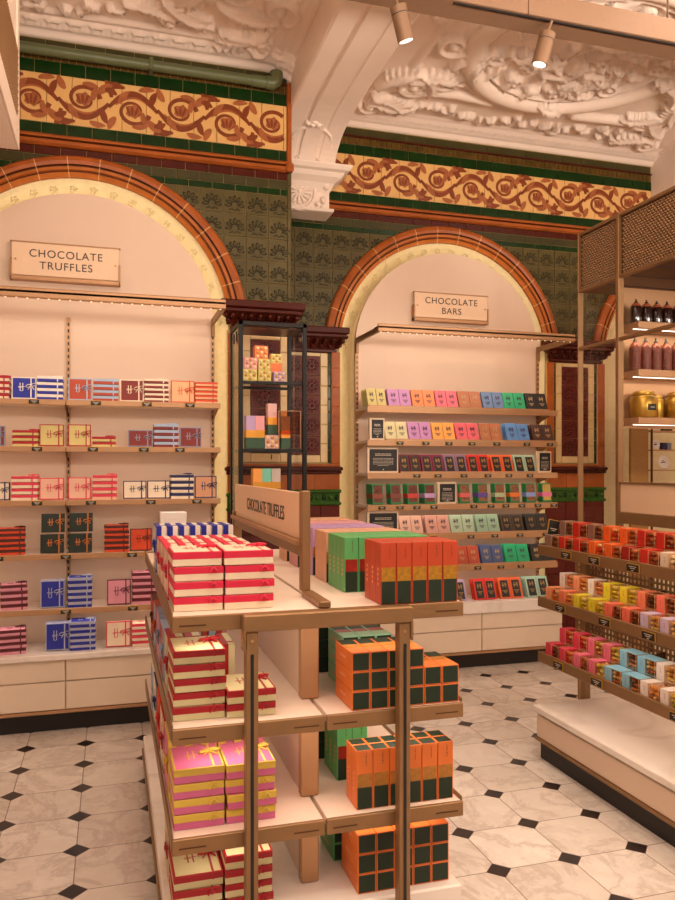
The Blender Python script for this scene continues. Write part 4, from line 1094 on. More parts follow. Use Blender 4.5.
# ---------------------------------------------------------------- truffle gift boxes
_gb = {}
def gift_box(w, d, t, A, B, loc, rot, label, group, bow=True, ribbon=None, squeezed=False):
    """lidded box: base and lid top in colour A, lid rim and ribbon in colour B; lies flat with its lid up."""
    ribbon = ribbon or B
    key = (round(w,3), round(d,3), round(t,4), A, B, bow, ribbon, squeezed)
    if key in _gb: return copy_thing(_gb[key], loc, rot, label, group)
    o = thing('gift_box', label, 'gift box', loc, rot, group)
    mb = MB(); mb.box(-w/2+.001, w/2-.001, -d/2+.001, d/2-.001, 0, t*.52, paper(A), .0008); mb.build('box_base', o)
    mb = MB(); mb.box(-w/2, w/2, -d/2, d/2, t*.48, t-.0008, paper(B), .0012)
    ld = mb.build('lid', o)
    mb = MB(); e = .006; mb.box(-w/2+e, w/2-e, -d/2+e, d/2-e, t-.002, t-.0003, paper(A)); mb.build('lid_panel', ld)
    # monogram: two uprights crossed by two bars, with a line of small print below
    if bow:
        mb = MB(); x0 = -w*.10; hh = d*.17; z0, z1 = t-.0003, t+.0002; inkm = satin(ribbon if ribbon not in ('white','cream','ivory') or A not in ('white','cream') else 'red')
        for s in (-.055, .055): mb.box(x0+s*w-.0022, x0+s*w+.0022, d*.06-hh, d*.06+hh, z0, z1, inkm)
        mb.box(x0-w*.13, x0+w*.13, d*.06-.0016, d*.06+.0016, z0, z1, inkm)
        mb.box(x0-w*.13, x0+w*.02, d*.02-.0012, d*.02+.0012, z0, z1, inkm)
        if d < .17: mb.box(x0-w*.09, x0+w*.09, -d*.125, -d*.113, z0, z1, inkm); mb.box(x0-w*.04, x0+w*.04, -d*.15, -d*.14, z0, z1, inkm)
        mb.build('monogram', ld)
    mb = MB(); rm = satin(ribbon); xr = w*.29; rw = .0035
    mb.box(xr-rw, xr+rw, -d/2-.0010, d/2+.0010, t-.0006, t+.0004, rm)
    big = w > .152 or d > .17
    mb.box(xr-rw, xr+rw, -d/2-.0012, -d/2+.0006, t*.48 if big else .001, t, rm); mb.box(xr-rw, xr+rw, d/2-.0006, d/2+.0012, .001, t, rm)
    if squeezed and not bow:       # the bow of a box in a stack is squeezed out over its front edge
        for s, l in ((-1, .022), (1, .017)):
            mb.tube([(xr, -d/2-.002, t-.004), (xr+s*.009, -d/2-.006, t-.012), (xr+s*.013, -d/2-.005, t-l)], [.003,.004,.0025], rm, 5, False, .5)
    if bow:
        y0 = d*.12; zz = t+.004; sc = min(w, d)/.15
        for s in (-1, 1):
            lp = []
            for i in range(12):
                a = 2*PI*i/12; lp.append((xr+s*sc*(.017+.016*math.cos(a))*1.0, y0+sc*(.009*math.sin(a)+.004*s*(1+math.cos(a))), zz+.004*sc*abs(math.sin(a*.5))))
            mb.tube(lp, .0036*sc, rm, 5, True, .6)
            mb.tube([(xr, y0, zz), (xr+s*.010*sc, y0-.014*sc, zz), (xr+s*.020*sc, y0-.03*sc, zz-.001)], [.004*sc,.0036*sc,.003*sc], rm, 5, False, .5)
        mb.ball((xr, y0, zz+.001), .006*sc, rm, 1)
    mb.build('ribbon', o)
    _gb[key] = o
    return o
GL = 'gift boxes on the truffle wall'
DATA = {
 1:[('stack','cream','red',-0.694,-0.561,4,0.138),('stand','blue','white',-0.550,-0.415,1,0.127),('stack','blue','white',-0.413,-0.267,4,0.143),('stand','coral','skyblue',-0.239,-0.104,1,0.130),('stack','coral','skyblue',-0.099,0.050,4,0.137),('stand','oxblood','ivory',0.056,0.196,1,0.132),('stack','oxblood','ivory',0.198,0.344,5,0.146),('stand','peach','orange',0.356,0.501,1,0.135),('stack','peach','orange',0.503,0.643,5,0.136)],
 2:[('stand','oxblood','slate',-0.699,-0.583,1,0.115),('stack','yellow','red',-0.545,-0.401,3,0.098),('stand','yellow','red',-0.399,-0.262,1,0.128),('stand','yellow','red',-0.240,-0.110,1,0.130),('stack','yellow','red',-0.104,0.033,2,0.065),('stand','oxblood','slate',0.102,0.249,1,0.102),('stack','oxblood','skyblue',0.255,0.404,4,0.146),('stand','oxblood','slate',0.410,0.544,1,0.123)],
 3:[('stand','cream','navy',-0.690,-0.557,1,0.103),('stack','cream','rose',-0.550,-0.405,4,0.145),('stand','blush','rose',-0.399,-0.262,1,0.128),('stand','blush','rose',-0.240,-0.110,1,0.130),('stack','blush','rose',-0.104,0.039,4,0.149),('stand','ivory','navy',0.073,0.212,1,0.108),('stand','ivory','navy',0.214,0.354,1,0.109),('stack','ivory','navy',0.356,0.495,4,0.150),('stand','tan','navy',0.501,0.637,1,0.136)],
 4:[('stack','orange','brown',-0.628,-0.480,5,0.155),('pair','forest','amber',-0.394,-0.262,1,0.111),('pair','forest','amber',-0.238,-0.104,1,0.112),('stack','orange','brown',-0.036,0.108,5,0.161),('stand','orange','brown',0.114,0.243,1,0.133),('plain','white','white',0.296,0.453,1,0.232),('stack','blush','rose',0.471,0.618,1,0.037)],
 5:[('stack','pink','maroon',-0.618,-0.470,4,0.150),('stand','blue','grey',-0.394,-0.258,2,0.158),('stack','blue','grey',-0.242,-0.104,5,0.177),('stand','pink','maroon',-0.019,0.120,1,0.150),('stack','pink','maroon',0.126,0.273,5,0.193)],
 6:[('stack','pink','maroon',-0.622,-0.474,4,0.144),('stand','blue','grey',-0.366,-0.230,2,0.158),('stack','blue','grey',-0.228,-0.081,5,0.171),('stand','cream','rose',-0.025,0.119,1,0.149),('stack','cream','rose',0.125,0.272,4,0.139)]}
def stack_word(i, n): return 'only' if n == 1 else ('top' if i == n-1 else ('bottom' if i == 0 else ORD[i]+' lowest'))
seen_lab = {}
def uniq(l):
    """the same words twice are told apart by their order along the shelf from the glass tower's far side."""
    seen_lab[l] = seen_lab.get(l, 0)+1
    return l
zs = dict(zip(range(1,7), LEFT_Z+[.467]))
SHL = {1:'top',2:'second',3:'third',4:'fourth',5:'fifth',6:'marble worktop'}
for s, items in DATA.items():
    z = zs[s]; where = SHL[s]+(' truffle shelf' if s < 6 else '')
    cnt = {}
    for kind, A, B, x0, x1, n, h in items: cnt[(kind, A, B)] = cnt.get((kind, A, B), 0)+1
    num = {}
    for kind, A, B, x0, x1, n, h in items:
        k = (kind, A, B); num[k] = num.get(k, 0)+1
        extra = '' if cnt[k] == 1 else (' nearest glass tower' if num[k] == cnt[k] else (' farthest from glass tower' if num[k] == 1 else ' midway along'))
        w = x1-x0-.002; xm = (x0+x1)/2
        two = say(A)+' and '+say(B)
        if kind == 'stack':
            t = h/n; yb = 4.765+.075 if s < 6 else 4.755+.075
            for i in range(n):
                gift_box(w, .135, t-.0022, A, B, (xm+rnd.uniform(-.002,.002), yb+rnd.uniform(-.003,.003), z+.0008+t*i), (0,0,rnd.uniform(-.02,.02)+(.12 if x0 < -.47 and s > 3 else 0)),
                         '%s box, %s stack, %s%s' % (('only' if n == 1 else stack_word(i, n)), two, where, extra), GL, bow=(i == n-1), ribbon=B)
        elif kind in ('stand', 'pair'):
            for q in range(2 if kind == 'pair' else 1):
                for j in range(n):
                    t = .034 if n == 1 else .042
                    hh = h
                    y = 4.775+t+j*(t+.009)+(.02 if q else 0)+(0.004 if n > 1 else 0)
                    tilt = math.radians(90-3)
                    nm = '%s gift box with %s ribbon, %s%s' % (say(A), say(B), where, extra)
                    if n > 1: nm = ('front' if j == 0 else 'rear')+' '+nm
                    if kind == 'pair': nm = ('upper ' if q else 'lower ')+nm
                    gift_box(w, hh, t-.002, A, B if A != 'forest' else 'forest', (xm+(.004 if q else 0), y+.006, z+hh/2+.003+q*(hh+.009)), (tilt, 0, 0), nm, GL, True, ribbon=(B if A != 'grey' else 'white'))
        else:
            o = thing('carton', 'plain white carton behind the blue striped boxes on the fourth truffle shelf', 'carton', (xm, 4.88, z+.0005))
            mb = MB(); mb.box(-w/2, w/2, -.08, .08, 0, h*.8, paper('white'), .0015); mb.build('carton_body', o)
            mb = MB(); mb.box(-w/2-.001, w/2+.001, -.081, .081, h*.8, h, paper('white'), .002); mb.build('lid', o)

# ---------------------------------------------------------------- chocolate bars in the second arch
_bar = {}
LEAN = math.radians(22)
def bar(w, h, t, col, style, loc, label, front=True):
    key = (round(w,3), round(h,3), col, style, front)
    if key in _bar: return copy_thing(_bar[key], loc, (-LEAN,0,0), label)
    mb = MB(); mb.box(-w/2, w/2, 0, t, 0, h, foil(col), .0015)
    o = mb.build('chocolate_bar', None, loc=loc, rot=(-LEAN,0,0)); tag(o, label, 'chocolate bar', 'chocolate bars in the bars arch')
    if front:
        dark = style in ('label', 'darklabel')
        if dark:
            mb = MB(); mb.box(-w*.34, w*.34, -.0012, .0003, h*.07, h*.88, mat('bar_label_black', '#1f1a18', 0.5)); lb = mb.build('bar_label', o)
            g = mat('bar_label_gold', '#b08a50', 0.4, metal=.3)
        else: lb = o; g = mat('bar_ink_'+('light' if col in ('black','denim','espresso','coral','brown','caramel') else 'dark'), '#c8a87a' if col in ('denim','caramel','coral','brown') else ('#b04030' if col in ('black','espresso') else '#44304a'), 0.5)
        mb = MB(); y0, y1 = -.0019, -.0004
        zc_ = h*.66; mb_w = w*.13
        for s in (-1, 1): mb.box(s*mb_w-.0022, s*mb_w+.0022, y0, y1, zc_-h*.12, zc_+h*.12, g)
        mb.box(-w*.21, w*.21, y0, y1, zc_-.002, zc_+.002, g); mb.box(-w*.21, w*.05, y0, y1, zc_-h*.05, zc_-h*.05+.003, g); mb.box(-w*.05, w*.21, y0, y1, zc_+h*.05, zc_+h*.05+.003, g)
        for k, (ww, zz) in enumerate(((.24,.38),(.17,.32),(.10,.26))): mb.box(-w*ww, w*ww, y0, y1, h*zz, h*zz+.0035, g)
        mb.build('monogram', lb)
    _bar[key] = o
    return o
BARS = {1:[('yellow',1.83,1.978,5),('lilac',1.994,2.178,3),('tangelo',2.186,2.374,3),('rosepink',2.382,2.565,3),('caramel',2.573,2.768,3),('steel',2.776,2.958,3),('emerald',2.960,3.151,3),('black',3.160,3.348,3)],
 2:[('lemon',1.97,2.15,3),('lilac',2.158,2.345,3),('apricot',2.353,2.54,3),('pinkred',2.55,2.745,3),('caramel',2.757,2.94,1),('azure',2.985,3.187,3),('espresso',3.215,3.403,3)],
 3:[('maroon',2.082,2.259,3),('plum',2.267,2.448,3),('mauve',2.456,2.645,3),('scarlet',2.654,2.837,3),('tangerine',2.854,3.045,3),('sage',3.054,3.245,3)],
 5:[('blushpink',2.09,2.275,3),('rosedust',2.30,2.498,3),('sage',2.506,2.708,3),('sagegreen',2.722,2.923,3),('bronze',2.94,3.133,3),('charcoal',3.16,3.357,3)],
 6:[('coral',2.556,2.751,3),('denim',2.765,2.958,3),('emerald',2.972,3.187,3),('black',3.206,3.412,3)],
 7:[('lavender',2.55,2.690,3),('scarlet',2.71,2.897,3),('tangerine',2.925,3.125,3),('mint',3.165,3.366,3)]}
RZ = dict(zip(range(1,8), RIGHT_Z+[.520]))
BSH = {1:'top',2:'second',3:'third',4:'fourth',5:'fifth',6:'sixth',7:'worktop'}
for s, gs in BARS.items():
    for gi, (c, x0, x1, n) in enumerate(gs):
        w = (x1-x0)/2-.002
        hh = .150 if s < 7 else .165
        style = 'label' if s in (3, 7) or c in ('bronze', 'charcoal') else 'plain'
        nf = 1 if (s == 7 and c == 'lavender') else 2
        if nf == 1: w = (x1-x0)*.62
        for q in range(nf):
            for j in range(n):
                t = .011; x = x0+w/2+.001+q*(w+.003); y = 5.352+j*.028+(.004 if q == 1 and c in ('rose','caramel') else 0)
                if s == 7: y -= .0
                lab = '%s chocolate bar, %s of its pair, %s row, %s' % (say(c), 'tower side' if q == 0 else 'far side', ['front','second','third','fourth','fifth'][j], (BSH[s]+' bar shelf') if s < 7 else 'on the bars worktop')
                bar(w, hh-(.004 if j else 0)+(.006 if c in ('azure','denim','emerald') and q == 0 and s in (2,6) else 0), t, c, style, (x, y, RZ[s]+.0035), lab, j == 0)
    # low front ledge that holds the leaning bars is part of the shelving
    if s < 7:
        mb = MB(); mb.box(1.83 if s == 1 else gs[0][1], gs[-1][2], 5.336, 5.348, RZ[s]+.0005, RZ[s]+.012, BRONZE_L, .001); mb.build('bar_ledge', ur)
# green boxes with a window on the fourth shelf
BAND = dict(brown='#8a3a20', red='#c83228', lilac='#c49ad0', pink='#d8605c', purple='#5a3c9c', sage='#a8b890', orange='#e8781c', blue='#8aa0dc', rose='#e070a0', umber='#7a3418')
CHOC = [mat('chocolate_slab', '#6a3020', 0.4, var=0.4, scale=90, bump=.5, bscale=150), mat('chocolate_nuts', '#8a5a3a', 0.45, var=0.6, scale=120, bump=.6, bscale=150), mat('chocolate_pale', '#d8a24c', 0.45, var=0.4, scale=90, bump=.4, bscale=140)]
GREENB = [('brown',1.845,1.955,6,0),('umber',1.990,2.098,4,0),('red',2.126,2.235,4,0),('lilac',2.262,2.374,5,0),('pink',2.556,2.666,2,1),('purple',2.706,2.819,4,1),('sage',2.850,2.966,3,1),('orange',2.984,3.098,3,1),('blue',3.124,3.240,3,1),('rose',3.266,3.384,3,2)]
for i, (bc, x0, x1, n, ck) in enumerate(GREENB):
    bm_ = mat('band_'+bc, BAND[bc], 0.45, var=.04); w = .085
    for j in range(n):
        lab = 'green chocolate slab box with %s band, %s row, fourth bar shelf' % (bc, ['front','second','third','fourth','fifth','sixth'][j])
        h = .152; t = .017
        mb = MB(); mb.box(-w/2, w/2, 0, t, 0, h, paper('emerald') if False else mat('box_green', '#12783c', .45, var=.05), .0015)
        o = mb.build('slab_box', None, loc=(x1-w/2-.004, 5.352+j*.024, RZ[4]+.0035), rot=(-math.radians(8),0,0)); tag(o, lab, 'chocolate box', 'green slab boxes in the bars arch')
        if j == 0:
            mb = MB(); mb.box(-w*.38, w*.42, -.001, .0004, h*.10, h*.94, CHOC[ck]); wn_ = mb.build('window', o)
            mb = MB(); 
            for q in range(14 if ck else 8): mb.ball((-w*.3+rnd.random()*w*.62, -.001, h*(.2+.68*rnd.random())), .006, CHOC[(ck+q) % 2 if ck else 0] if ck < 2 else CHOC[2], 1, (1.2,.45,1))
            mb.build('slab_topping', wn_, kind='stuff')
        mb = MB(); mb.box(-w/2-.001, w/2+.001, -.0045 if j == 0 else -.0012, t+.001, h*.30, h*.52, bm_, .0006); mb.build('paper_band', o)
# framed information cards between the bars
def info_card(x0, x1, z, h, y, label, lines):
    t = thing('info_card', label, 'information card', ((x0+x1)/2, y, z+.001)); w = x1-x0
    mb = MB(); mb.box(-w/2, w/2, 0, .03, 0, h, mat('card_holder_cream', '#e4cdb0', .5), .003); mb.build('card_holder', t)
    mb = MB(); m_ = .018; mb.box(-w/2+m_, w/2-m_*.6, -.0015, .001, m_*.8, h-m_*.7, TAGM); c = mb.build('card_face', t)
    mb = MB(); cx = m_*.2
    for i in range(lines):
        zz = h-m_-.030-i*.0105-(.012 if i > 1 else 0); ww = (w/2-m_)*(.62 if i < 2 else .78)*(1 if i != lines-1 else .55)
        x = -ww
        while x < ww-.004:
            L_ = min(rnd.uniform(.006,.018), ww-x); mb.box(cx+x, cx+x+L_-.0025, -.0022, -.0012, zz-.0022 if i < 2 else zz-.0014, zz+.0022 if i < 2 else zz+.0014, WHITEINK); x += L_
    mb.box(cx-.004, cx+.004, -.0022, -.0012, m_*.8+.008, m_*.8+.016, WHITEINK); mb.build('card_writing', c)
    return t
info_card(1.843, 1.962, RZ[2], .165, 5.36, 'small black information card in cream frame beginning the second bar shelf', 7)
info_card(1.825, 2.072, RZ[3], .190, 5.36, 'wide black information card in cream frame beginning the third bar shelf', 8)
info_card(3.255, 3.380, RZ[3], .170, 5.36, 'black information card ending the third bar shelf beside the wall pier', 9)
info_card(2.392, 2.548, RZ[4], .165, 5.36, 'black information card amid the green slab boxes', 9)
info_card(1.825, 2.072, RZ[5], .180, 5.36, 'wide black information card in cream frame beginning the fifth bar shelf', 8)
# ---------------------------------------------------------------- goods on the island: gift boxes
GI = 'gift boxes on the island display'
def istack(x0, x1, yf, z, n, t, A, B, where, depth=.20, bows=True):
    for i in range(n):
        gift_box(x1-x0-.003, depth, t-.002, A, B, ((x0+x1)/2+rnd.uniform(-.003,.003), yf+depth/2+rnd.uniform(-.004,.004), z+.0008+t*i), (0,0,rnd.uniform(-.015,.015)),
                 '%s %s and %s box, %s' % (stack_word(i, n), say(A), say(B), where), GI, bow=(i == n-1), squeezed=True)
def irow(x0, x1, yf, z, n, h, A, B, where, depth=.20, ribbon=None):
    """boxes stood on edge side by side, lids towards the truffle wall side."""
    p = (x1-x0)/n
    for i in range(n):
        t = p-.004
        gift_box(depth, h, t, A, B, (x0+p*i+p-.002, yf+depth/2, z+.0012+h/2), (PI/2, 0, -PI/2), '%s %s and %s box from aisle edge, %s' % (ORD[i], say(A), say(B), where), GI, bow=(i == 0), ribbon=ribbon)
Z1, Z2, Z3, Z4 = 1.1055, .7695, .4415, .1505
istack(.184, .339, 2.385, Z1, 4, .0462, 'cream', 'hotrose', 'front stack nearer the aisle edge, island top')
istack(.341, .500, 2.380, Z1, 4, .0462, 'cream', 'hotrose', 'front stack nearer the sign, island top')
irow(.182, .50, 2.60, Z1, 6, .165, 'cream', 'hotrose', 'row behind the front stacks, island top')
irow(.182, .50, 2.815, Z1, 6, .165, 'cream', 'hotrose', 'second upright row, island top')
irow(.182, .50, 3.03, Z1, 6, .160, 'cream', 'hotrose', 'third upright row, island top')
irow(.182, .51, 3.28, Z1, 7, .195, 'white', 'blue', 'upright row at far end, island top')
istack(.183, .346, 2.385, Z2, 5, .0432, 'lemon', 'red', 'tall front stack, upper middle island shelf')
istack(.348, .506, 2.370, Z2, 2, .0432, 'lemon', 'red', 'low front stack, upper middle island shelf')
irow(.185, .30, 2.61, Z2, 2, .20, 'lemon', 'red', 'upright row behind tall stack, upper middle shelf')
gift_box(.19, .17, .045, 'lemon', 'red', (.412, 2.72, Z2+.087), (PI/2, 0, -PI/2), 'lone upright cream box with red ribbon behind the low stack', GI, True)
irow(.182, .40, 2.83, Z2, 4, .19, 'coral', 'skyblue', 'upright row on upper middle island shelf')
irow(.182, .45, 3.06, Z2, 5, .20, 'pink', 'slate', 'upright row on upper middle island shelf', ribbon='slate')
irow(.182, .45, 3.29, Z2, 5, .19, 'skyblue', 'coral', 'upright row on upper middle island shelf')
irow(.182, .45, 3.52, Z2, 5, .18, 'orange', 'brown', 'upright row on upper middle island shelf')
istack(.183, .341, 2.370, Z3, 4, .0462, 'magenta', 'gold', 'front stack nearer the aisle edge, lower middle shelf')
istack(.343, .502, 2.366, Z3, 4, .0462, 'magenta', 'gold', 'front stack nearer the centre, lower middle shelf')
irow(.182, .51, 2.59, Z3, 6, .200, 'magenta', 'gold', 'upright row behind the stacks, lower middle shelf')
irow(.182, .45, 2.82, Z3, 5, .20, 'cream', 'red', 'upright row on lower middle island shelf')
irow(.182, .45, 3.05, Z3, 5, .20, 'orange', 'scarlet', 'upright row on lower middle island shelf', ribbon='scarlet')
irow(.182, .45, 3.28, Z3, 5, .20, 'white', 'navy', 'upright row on lower middle island shelf', ribbon='navy')
irow(.182, .45, 3.51, Z3, 5, .19, 'lightblue', 'white', 'upright row on lower middle island shelf')
istack(.186, .342, 2.40, Z4, 3, .0445, 'lemon', 'red', 'low front stack on the island plinth')
istack(.346, .500, 2.395, Z4, 4, .0445, 'lemon', 'red', 'high front stack on the island plinth', .21)
irow(.186, .50, 2.625, Z4, 6, .165, 'lemon', 'red', 'upright row behind the stacks, island plinth')

# ---------------------------------------------------------------- goods on the island: three-colour cartons
WINM = [mat('window_gold', '#b8862a', .35, metal=.5, var=.35, scale=70, bump=.3, bscale=160), mat('window_red', '#8a2418', .4, var=.6, scale=40), mat('window_ochre', '#a87028', .45, var=.25, scale=60)]
DKG = mat('carton_dark_green', '#122a18', .6, var=.06)
_ct = {}
CTC = dict(red=('#bd4420',0), orange=('#dd7430',2), green=('#5cae68',1), mint=('#93c8a4',1), peach=('#dca888',2), lavender=('#b893c0',2), pink=('#d89a9c',2), blue=('#8fa8c8',2), dark=('#16261b',2))
CG = 'three colour chocolate cartons'
def carton(col, s, h, loc, lying, label):
    key = (col, round(s,4), round(h,3), lying)
    rot = (PI/2, 0, 0) if lying else (0,0,0)
    if key in _ct: return copy_thing(_ct[key], loc, rot, label, CG)
    c, wm = CTC[col]; cm = mat('carton_'+col, c, .45, var=.05, scale=18)
    mb = MB(); mb.box(-s/2+.0007, s/2-.0007, -s/2+.0007, s/2-.0007, 0, h, cm, .0012)
    o = mb.build('chocolate_carton', None, loc=loc, rot=rot); tag(o, label, 'carton', CG)
    e = .004
    mb = MB()
    y0, y1 = (s/2-.0012, s/2+.0002) if lying else (-s/2-.0002, -s/2+.0012)
    mb.box(-s/2+e, s/2-e, y0, y1, h*.375, h*.60, WINM[wm])
    mb.build('picture_window', o)
    mb = MB()
    mb.box(-s/2+e, s/2-e, y0, y1, .002, h*.375, DKG)
    mb.box(-s/2+e, s/2-e, -s/2+e, s/2-e, -.0002, .0012, DKG)
    mb.build('green_lower_panel', o)
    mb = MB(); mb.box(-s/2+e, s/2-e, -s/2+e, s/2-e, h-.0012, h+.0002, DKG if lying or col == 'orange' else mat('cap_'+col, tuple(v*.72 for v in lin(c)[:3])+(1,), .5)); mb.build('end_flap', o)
    mb = MB(); g = mat('carton_ink', '#5a2a14', .5)
    for k in range(5): mb.box(.004, .0055+.0012*(k % 2), -s/2-.0003, -s/2+.001, h*.74+k*.0085, h*.74+k*.0085+.005, g)
    for k in range(4): mb.box(-s/2-.0003, -s/2+.001, -.004, .004, h*.30+k*.016, h*.30+k*.016+.009, mat('carton_pale_ink', '#e8a27c', .5))
    mb.build('small_print', o)
    _ct[key] = o
    return o
def block(col, x0, yf, z, nx, ny, s, h, where, said=None):
    for j in range(ny):
        for i in range(nx):
            carton(col, s, h, (x0+s*(i+.5)+i*.0006, yf+s*(j+.5)+j*.0006, z+.0005), False, '%s carton, %s from the sign side, %s row, %s' % (said or col, ORD[i], ORD[j], where))
def lying(col, x0, yf, z, heights, s, h, where):
    for i, n in enumerate(heights):
        for k in range(n):
            carton(col, s, h, (x0+s*(i+.5)+i*.0008, yf+h, z+.0005+s/2+k*(s+.0006)), True, '%s carton lying end on, %s column from centre, %s layer, %s' % (col, ORD[i], ORD[k], where))
block('red', .835, 2.318, Z1, 5, 3, .0540, .200, 'red block, island top')
block('green', .795, 2.585, Z1, 6, 4, .0525, .195, 'green block, island top')
block('peach', .795, 2.83, Z1, 6, 3, .0525, .195, 'peach block, island top')
block('lavender', .795, 3.035, Z1, 6, 4, .0525, .195, 'lavender block, island top')
block('pink', .795, 3.30, Z1, 6, 3, .0525, .195, 'pink block, island top')
block('peach', .795, 3.52, Z1, 6, 3, .0525, .195, 'far peach block, island top')
lying('orange', .740, 2.325, Z2, [3,3,3,3,2,2], .0618, .185, 'upper middle island shelf')
lying('mint', .780, 2.56, Z2, [3,3,3], .0615, .185, 'upper middle island shelf')
lying('dark', .760, 2.80, Z2, [3,3,3,3], .0615, .185, 'upper middle island shelf')
block('orange', .762, 2.345, Z3, 6, 2, .0565, .190, 'orange block, lower middle shelf')
block('green', .768, 2.585, Z3, 2, 3, .0565, .20, 'green block, lower middle shelf')
lying('dark', .745, 2.80, Z3, [3,3,3], .0615, .185, 'lower middle island shelf')
lying('orange', .776, 2.375, Z4, [3,3,3,3,3], .0645, .185, 'island plinth')
lying('green', .760, 2.60, Z4, [3,3], .0615, .185, 'island plinth')
# ---------------------------------------------------------------- window boxes of chocolates on the tiered stand
CUB = dict(red='#c8281c', crimson='#a01c18', orange='#ea6420', salmon='#e67e5c', coral='#ee7058', yellow='#e0d02c', pink='#e6708a', rosered='#dc4058', paleblue='#8cc4dc', white='#ece0d8', lilac='#d0bcd8', lime='#c4d284', clear='#e0ccb8', peach='#ec9c70', smoke='#8a6a5c', gold='#d0a858')
NUT = dict(dark=['#4a2418','#6e3a26','#8a4c30'], milk=['#9a5632','#c07a48','#7a3c20'], redc=['#b83424','#e07838','#d8b080'], gold=['#d0a448','#ecd080','#a8702c'], white=['#f0e4cc','#d8b894','#b88458'], amber=['#e09c48','#b8602c','#f0c890'], yell=['#dcc83c','#a8a034','#eee08c'])
CB = 'window boxes of chocolates on the tiered stand'
BW, BL, BH = .074, .116, .070
_cb = {}
def cube_box(col, nut, loc, label):
    """card box whose long face is half printed card and half clear window onto the chocolates."""
    key = (col, nut)
    if key in _cb: return copy_thing(_cb[key], loc, (0,0,0), label, CB)
    o = thing('window_box', label, 'chocolate box', loc, (0,0,0), CB)
    cm = mat('cube_card_'+col, CUB[col], .42, var=.04)
    a, b, s = BW/2, BL/2, BH; ys = b-.050
    mb = MB()
    mb.box(-a, a, ys, b, 0, s, cm, .001)
    mb.box(-a, a, -b, ys, 0, .0018, cm)
    if col == 'paleblue': mb.box(-a, a, -b, ys, s-.0018, s, cm)
    mb.build('card_sleeve', o)
    mb = MB(); mb.box(-a+.0012, -a+.002, -b+.001, ys, .002, s-.002, ACRYL); mb.box(-a+.001, a, -b+.0012, -b+.002, .002, s-.002, ACRYL)
    if col != 'paleblue': mb.box(-a+.002, a, -b+.002, ys, s-.0022, s-.0015, ACRYL)
    mb.build('clear_window', o)
    mb = MB(); e = .0022; fm = mat('cube_edge_gold', '#dcae80', .35, metal=.2)
    for x in (-a, a-e): mb.box(x, x+e, -b, -b+e, 0, s, fm)
    for z in (0, s-e):
        mb.box(-a, a, -b, -b+e, z, z+e, fm); mb.box(-a, -a+e, -b, ys, z, z+e, fm); mb.box(a-e, a, -b, ys, z, z+e, fm)
    mb.box(-a, -a+e, ys-e, ys, 0, s, fm)
    mb.build('box_edges', o)
    mb = MB(); ms = [mat('sweet_%s_%d' % (nut, k), c, .3, var=.2, scale=120, coat=.3) for k, c in enumerate(NUT[nut])]
    r_ = random.Random(len(nut)*7+len(col)); r = .0105
    for k in range(3):
        for j in range(3):
            for i in range(3):
                rr = r*r_.uniform(.85, 1.08)
                mb.ball((-a+.014+i*.022+r_.uniform(-.002,.002), -b+.014+j*.019+r_.uniform(-.002,.002), .0135+k*.0205), rr, ms[r_.randrange(3)], 1, (1.05,.95,.95))
    mb.build('chocolates', o, kind='stuff')
    mb = MB(); ink = mat('box_print', '#f0d4bc' if False else '#8a4a34', .5)
    for k in range(4): mb.box(-a-.0004, -a+.0004, ys+.022, ys+.024+.003*(k % 2), s*.42+k*.006, s*.42+k*.006+.0035, ink)
    mb.build('small_print', o)
    _cb[key] = o
    return o
ROWS = {
 0: ('top', [('smoke','dark'),('red','dark'),('red','dark'),('orange','redc'),('orange','milk'),('crimson','milk'),('red','milk'),('clear','white'),('lime','white'),('red','milk'),('orange','milk')],
            [('smoke','dark'),('red','dark'),('smoke','dark'),('orange','redc'),('orange','milk'),('red','milk'),('red','milk'),('red','white'),('red','milk'),('orange','redc'),('red','milk')]),
 1: ('middle', [('peach','redc'),('salmon','amber'),('yellow','yell'),('yellow','yell'),('coral','dark'),('coral','dark'),('lilac','gold'),('lilac','gold'),('white','gold'),('coral','milk'),('coral','amber')],
            [('white','redc'),('peach','amber'),('white','redc'),('yellow','yell'),('yellow','yell'),('salmon','dark'),('coral','dark'),('white','gold'),('lilac','gold'),('coral','redc'),('salmon','dark')]),
 2: ('bottom', [('rosered','dark'),('rosered','redc'),('pink','milk'),('pink','yell'),('paleblue','amber'),('paleblue','milk'),('white','amber'),('white','yell'),('white','gold'),('white','milk'),('paleblue','gold')],
            [('rosered','redc'),('rosered','redc'),('pink','gold'),('pink','yell'),('paleblue','milk'),('paleblue','amber'),('white','gold'),('white','gold'),('gold','gold'),('white','milk'),('white','gold')])}
cname = dict(rosered='rose red', paleblue='pale blue', clear='clear', smoke='smoky brown')
for s, (sn_, fr, bk) in ROWS.items():
    p = .125
    for i, (c, n) in enumerate(fr):
        cube_box(c, n, (2.243, 3.495-p*i, SZ[s]+.0006), '%s window box, %s from far end, front row, %s tier' % (cname.get(c, c), ORD[i], sn_))
    for i, (c, n) in enumerate(bk):
        for k in range(2):
            if s == 1 and k == 1 and i in (): continue
            cube_box(c, n, (2.328, 3.497-p*i, SZ[s]+.0006+k*.0705), '%s window box, %s from far end, back row %s, %s tier' % (cname.get(c, c), ORD[i], ['below','above'][k], sn_))
    if s:
        for i in range(4):
            c, n = bk[i]
            cube_box(c, n, (2.412, 3.497-p*i, SZ[s]+.0006), '%s window box, %s from far end, rearmost row, %s tier' % (cname.get(c, c), ORD[i], sn_))
